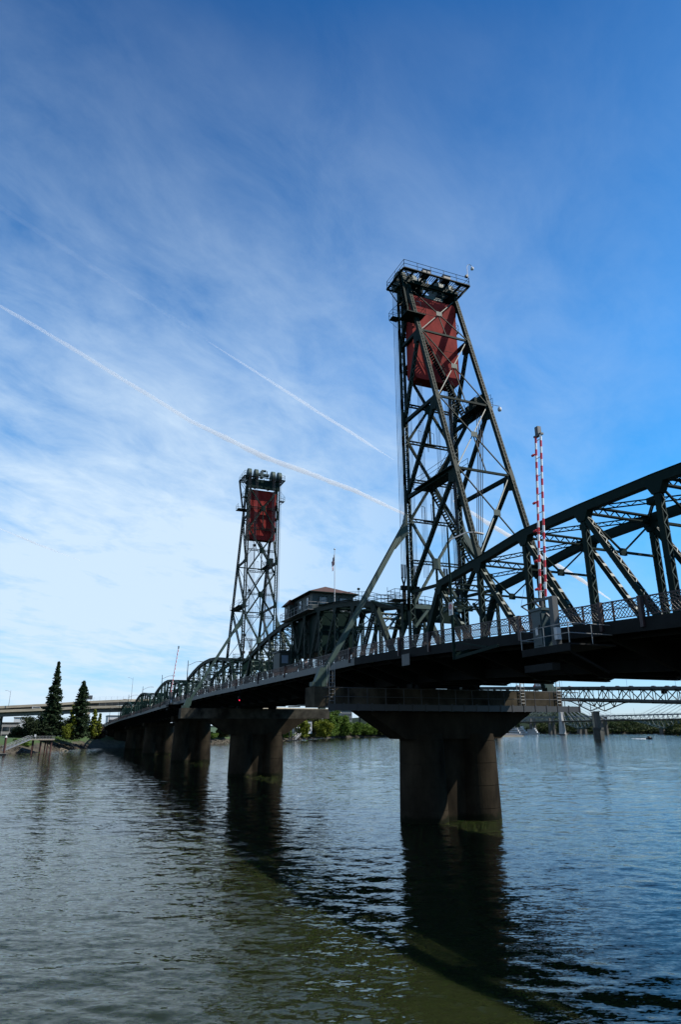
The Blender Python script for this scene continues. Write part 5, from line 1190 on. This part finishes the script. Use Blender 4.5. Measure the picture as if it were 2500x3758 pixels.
bh = thing('boathouse', (760,-540,0), 'dark teal boathouse on the water left of the tour boats', 'boathouse'); MB().box(748,772,-556,-524,0,8).build('wall', mat('teal_cladding', (.04,.09,.10), .7), bh); MB().prism([(-557,8.01),(-523,8.01),(-540,11)], 'x', 747, 773).build('roof', MQD, bh)
rb_ = block('red_white_building', 880, 900, -622, -600, 3, 21, 'white building with a red end behind the boathouse', WHB, ((8,10),(13,15)))
MB().box(879.6,879.9,-622,-616,3,20).build('red_panel', REDP, rb_)
PT = thing('covered_pontoon', (600,-442,0), 'low pontoon with a grey curved roof left of the boats', 'pontoon'); MB().box(590,604,-466,-430,-.4,.9).build('hull', CONCL, PT); MB().prism([(-465,.95),(-431,.95),(-438,2.6),(-448,3.3),(-458,2.6)], 'x', 591, 603).build('roof', mat('grey_membrane', (.22,.23,.25), .7), PT)
for k in range(3): P = MB().tube((606,-452-9*k,-2),(606,-452-9*k,14-2*k),.25,6).build('dock_pile', GALV, label=('tall pale mooring pole at the left end of the covered pontoon','middle pale mooring pole beside the covered pontoon','right-hand pale mooring pole beside the covered pontoon')[k], cat='mooring pole')
def motorboat(x, y, L, heading, label, m):
    P = thing('motorboat', (x,y,0), label, 'motorboat'); P.rotation_euler[2] = heading; ORG[P.name] = V((0,0,0))
    MB().hexa([(-L/2,-.9,-.2),(L*.3,-.6,-.2),(L*.3,.6,-.2),(-L/2,.9,-.2),(-L/2,-1.1,.8),(L*.3,-1.1,1.0),(L*.3,1.1,1.0),(-L/2,1.1,.8)]).hexa([(L*.3,-.6,-.2),(L*.42,-.05,-.1),(L*.42,.05,-.1),(L*.3,.6,-.2),(L*.3,-1.1,1.0),(L*.5,-.05,1.2),(L*.5,.05,1.2),(L*.3,1.1,1.0)]).build('hull', m, P)
    c = MB().prism([(-1.4,.95),(1.0,.95),(.4,2.1),(-1.2,2.1)], 'y', -.8, .8).build('cabin', WHITE if m is WHITE else BLACK, P); MB().prism([(-1.0,1.35),(.65,1.35),(.3,1.9),(-.9,1.9)], 'y', -.83, .83).build('window', WIN, c)
    return P
motorboat(369.5, -424, 5.5, R(-170), 'small dark motorboat speeding on the river at the right with a white wake', BLACK)
mb = MB()
for s_ in (-1, 1):
    for i in range(9): c = V((369.5-2.6*0+2.5+i*1.1, -424+s_*(.9+i*.28), .12)); mb.lathe(c, [(.5,0),(.42,.12),(.15,.24)], 7)
for i in range(16): mb.lathe((373.5+i*.95,-423.5+.2*math.sin(i),.03), [(.6,0),(.45,.08),(.2,.13)], 7)
mb.build('boat_wake', mat('foam', (.8,.85,.88), .7), kind='stuff', label='white wake behind the small dark motorboat')
motorboat(835, -815, 10, R(20), 'white motorboat moored by the wooded bank', WHITE)
def duck(x, y, h, label):
    P = thing('duck', (x,y,0), label, 'duck', 'ducks'); P.rotation_euler[2] = h; ORG[P.name] = V((0,0,0))
    MB().lathe((0,0,-.06), [(.08,0),(.20,.08),(.22,.16),(.12,.26),(.02,.3)], 12, 1.6, .8).lathe((.24,0,.16), [(.05,0),(.055,.12),(.075,.2),(.07,.27),(.02,.33)], 8).build('body', mat('duck_feathers', (.06,.05,.04), .8), P); MB().tube((.30,0,.4),(.40,0,.38),.025,6,.012).build('bill', mat('bill_yellow', (.4,.28,.05), .6), P); MB().tube((-.30,0,.08),(-.44,0,.18),.07,6,.01).build('tail', BLACK, P)
duck(152.7,-123,R(160),'duck swimming on the left of the pair right of the near pier'); duck(149.2,-123.4,R(20),'duck swimming on the right of the pair right of the near pier')

# ---------------------------------------------------------------- contrails
VM = bpy.data.materials.new('ice_trail'); VM.use_nodes = True; t = VM.node_tree; t.nodes.clear()
o_ = t.nodes.new('ShaderNodeOutputMaterial'); pv = t.nodes.new('ShaderNodeVolumePrincipled'); t.links.new(pv.outputs[0], o_.inputs[1])
pv.inputs['Color'].default_value = (1,1,1,1); pv.inputs['Density'].default_value = .0120; pv.inputs['Anisotropy'].default_value = .3
VF = VM.copy(); VF.name = 'thin_ice_trail'; VF.node_tree.nodes['Principled Volume'].inputs['Density'].default_value = .0010
def contrail(pts, rads, label, seed, vmat=None):
    rnd = random.Random(seed); fine = []
    for (p, q, ra, rb) in zip(pts, pts[1:], rads, rads[1:]):
        n = max(3, int((V(q)-V(p)).length/70))
        for i in range(n): t_ = i/n; fine.append((V(p).lerp(V(q), t_), lerp(ra, rb, t_)))
    fine.append((V(pts[-1]), rads[-1])); mb = MB(); K = 9; N_ = len(fine)
    ax = (fine[-1][0]-fine[0][0]).normalized(); sd2 = V((-ax.y,ax.x,0)).normalized()
    for j, (c, r) in enumerate(fine):
        c = c+sd2*12*noise.noise(V((j*.09,seed,0)))+V((0,0,9*noise.noise(V((j*.08,seed,5))))); rr = max(1.5, r*1.75*(1+.25*noise.noise(V((j*.35,seed,9)))))
        for i in range(K): a = 6.2832*i/K; k2 = rr*(1+.15*noise.noise(V((j*.5,i*.9,seed)))); mb.v.append(tuple(c+sd2*math.cos(a)*k2+V((0,0,math.sin(a)*k2*.7))))
    for j in range(N_-1):
        for i in range(K): i2 = (i+1) % K; mb.f.append((j*K+i, j*K+i2, (j+1)*K+i2, (j+1)*K+i))
    mb.f.append(tuple(reversed(range(K)))); mb.f.append(tuple((N_-1)*K+i for i in range(K)))
    mb.build('contrail', vmat or VM, label=label, cat='contrail', group='contrails')
contrail([(4200,1480,3000),(4779,739,3000),(5249,150,3000),(6173,-931,3000),(6800,-1900,3000),(7438,-3316,3000),(8031,-4315,3000),(8250,-4700,3000)], [9,10,13,17,26,24,17,12], 'bright long contrail running down from the left edge to the near tower', 1)
contrail([(3450,1060,3000),(3938,288,3000),(4300,-260,3000),(4700,-860,3000)], [10,13,12,7], 'faint broad upper contrail running from the left edge to the shorter bright one', 2, VF)
contrail([(4640,-760,3000),(4812,-1020,3000),(5274,-1738,3000),(5935,-2748,3000),(6300,-3330,3000)], [2,6,11,12,3], 'upper contrail fading out left of the near tower', 3)
contrail([(7300,-4750,3000),(8049,-5888,3000),(9000,-7400,3000),(10635,-9960,3000),(12200,-12300,3000)], [10,26,26,30,10], 'contrail piece visible through the trusses right of the near tower', 4)
contrail([(10800,1350,3000),(11796,654,3000),(12900,-150,3000)], [4,16,5], 'short thin contrail low at the left side of the sky', 6)
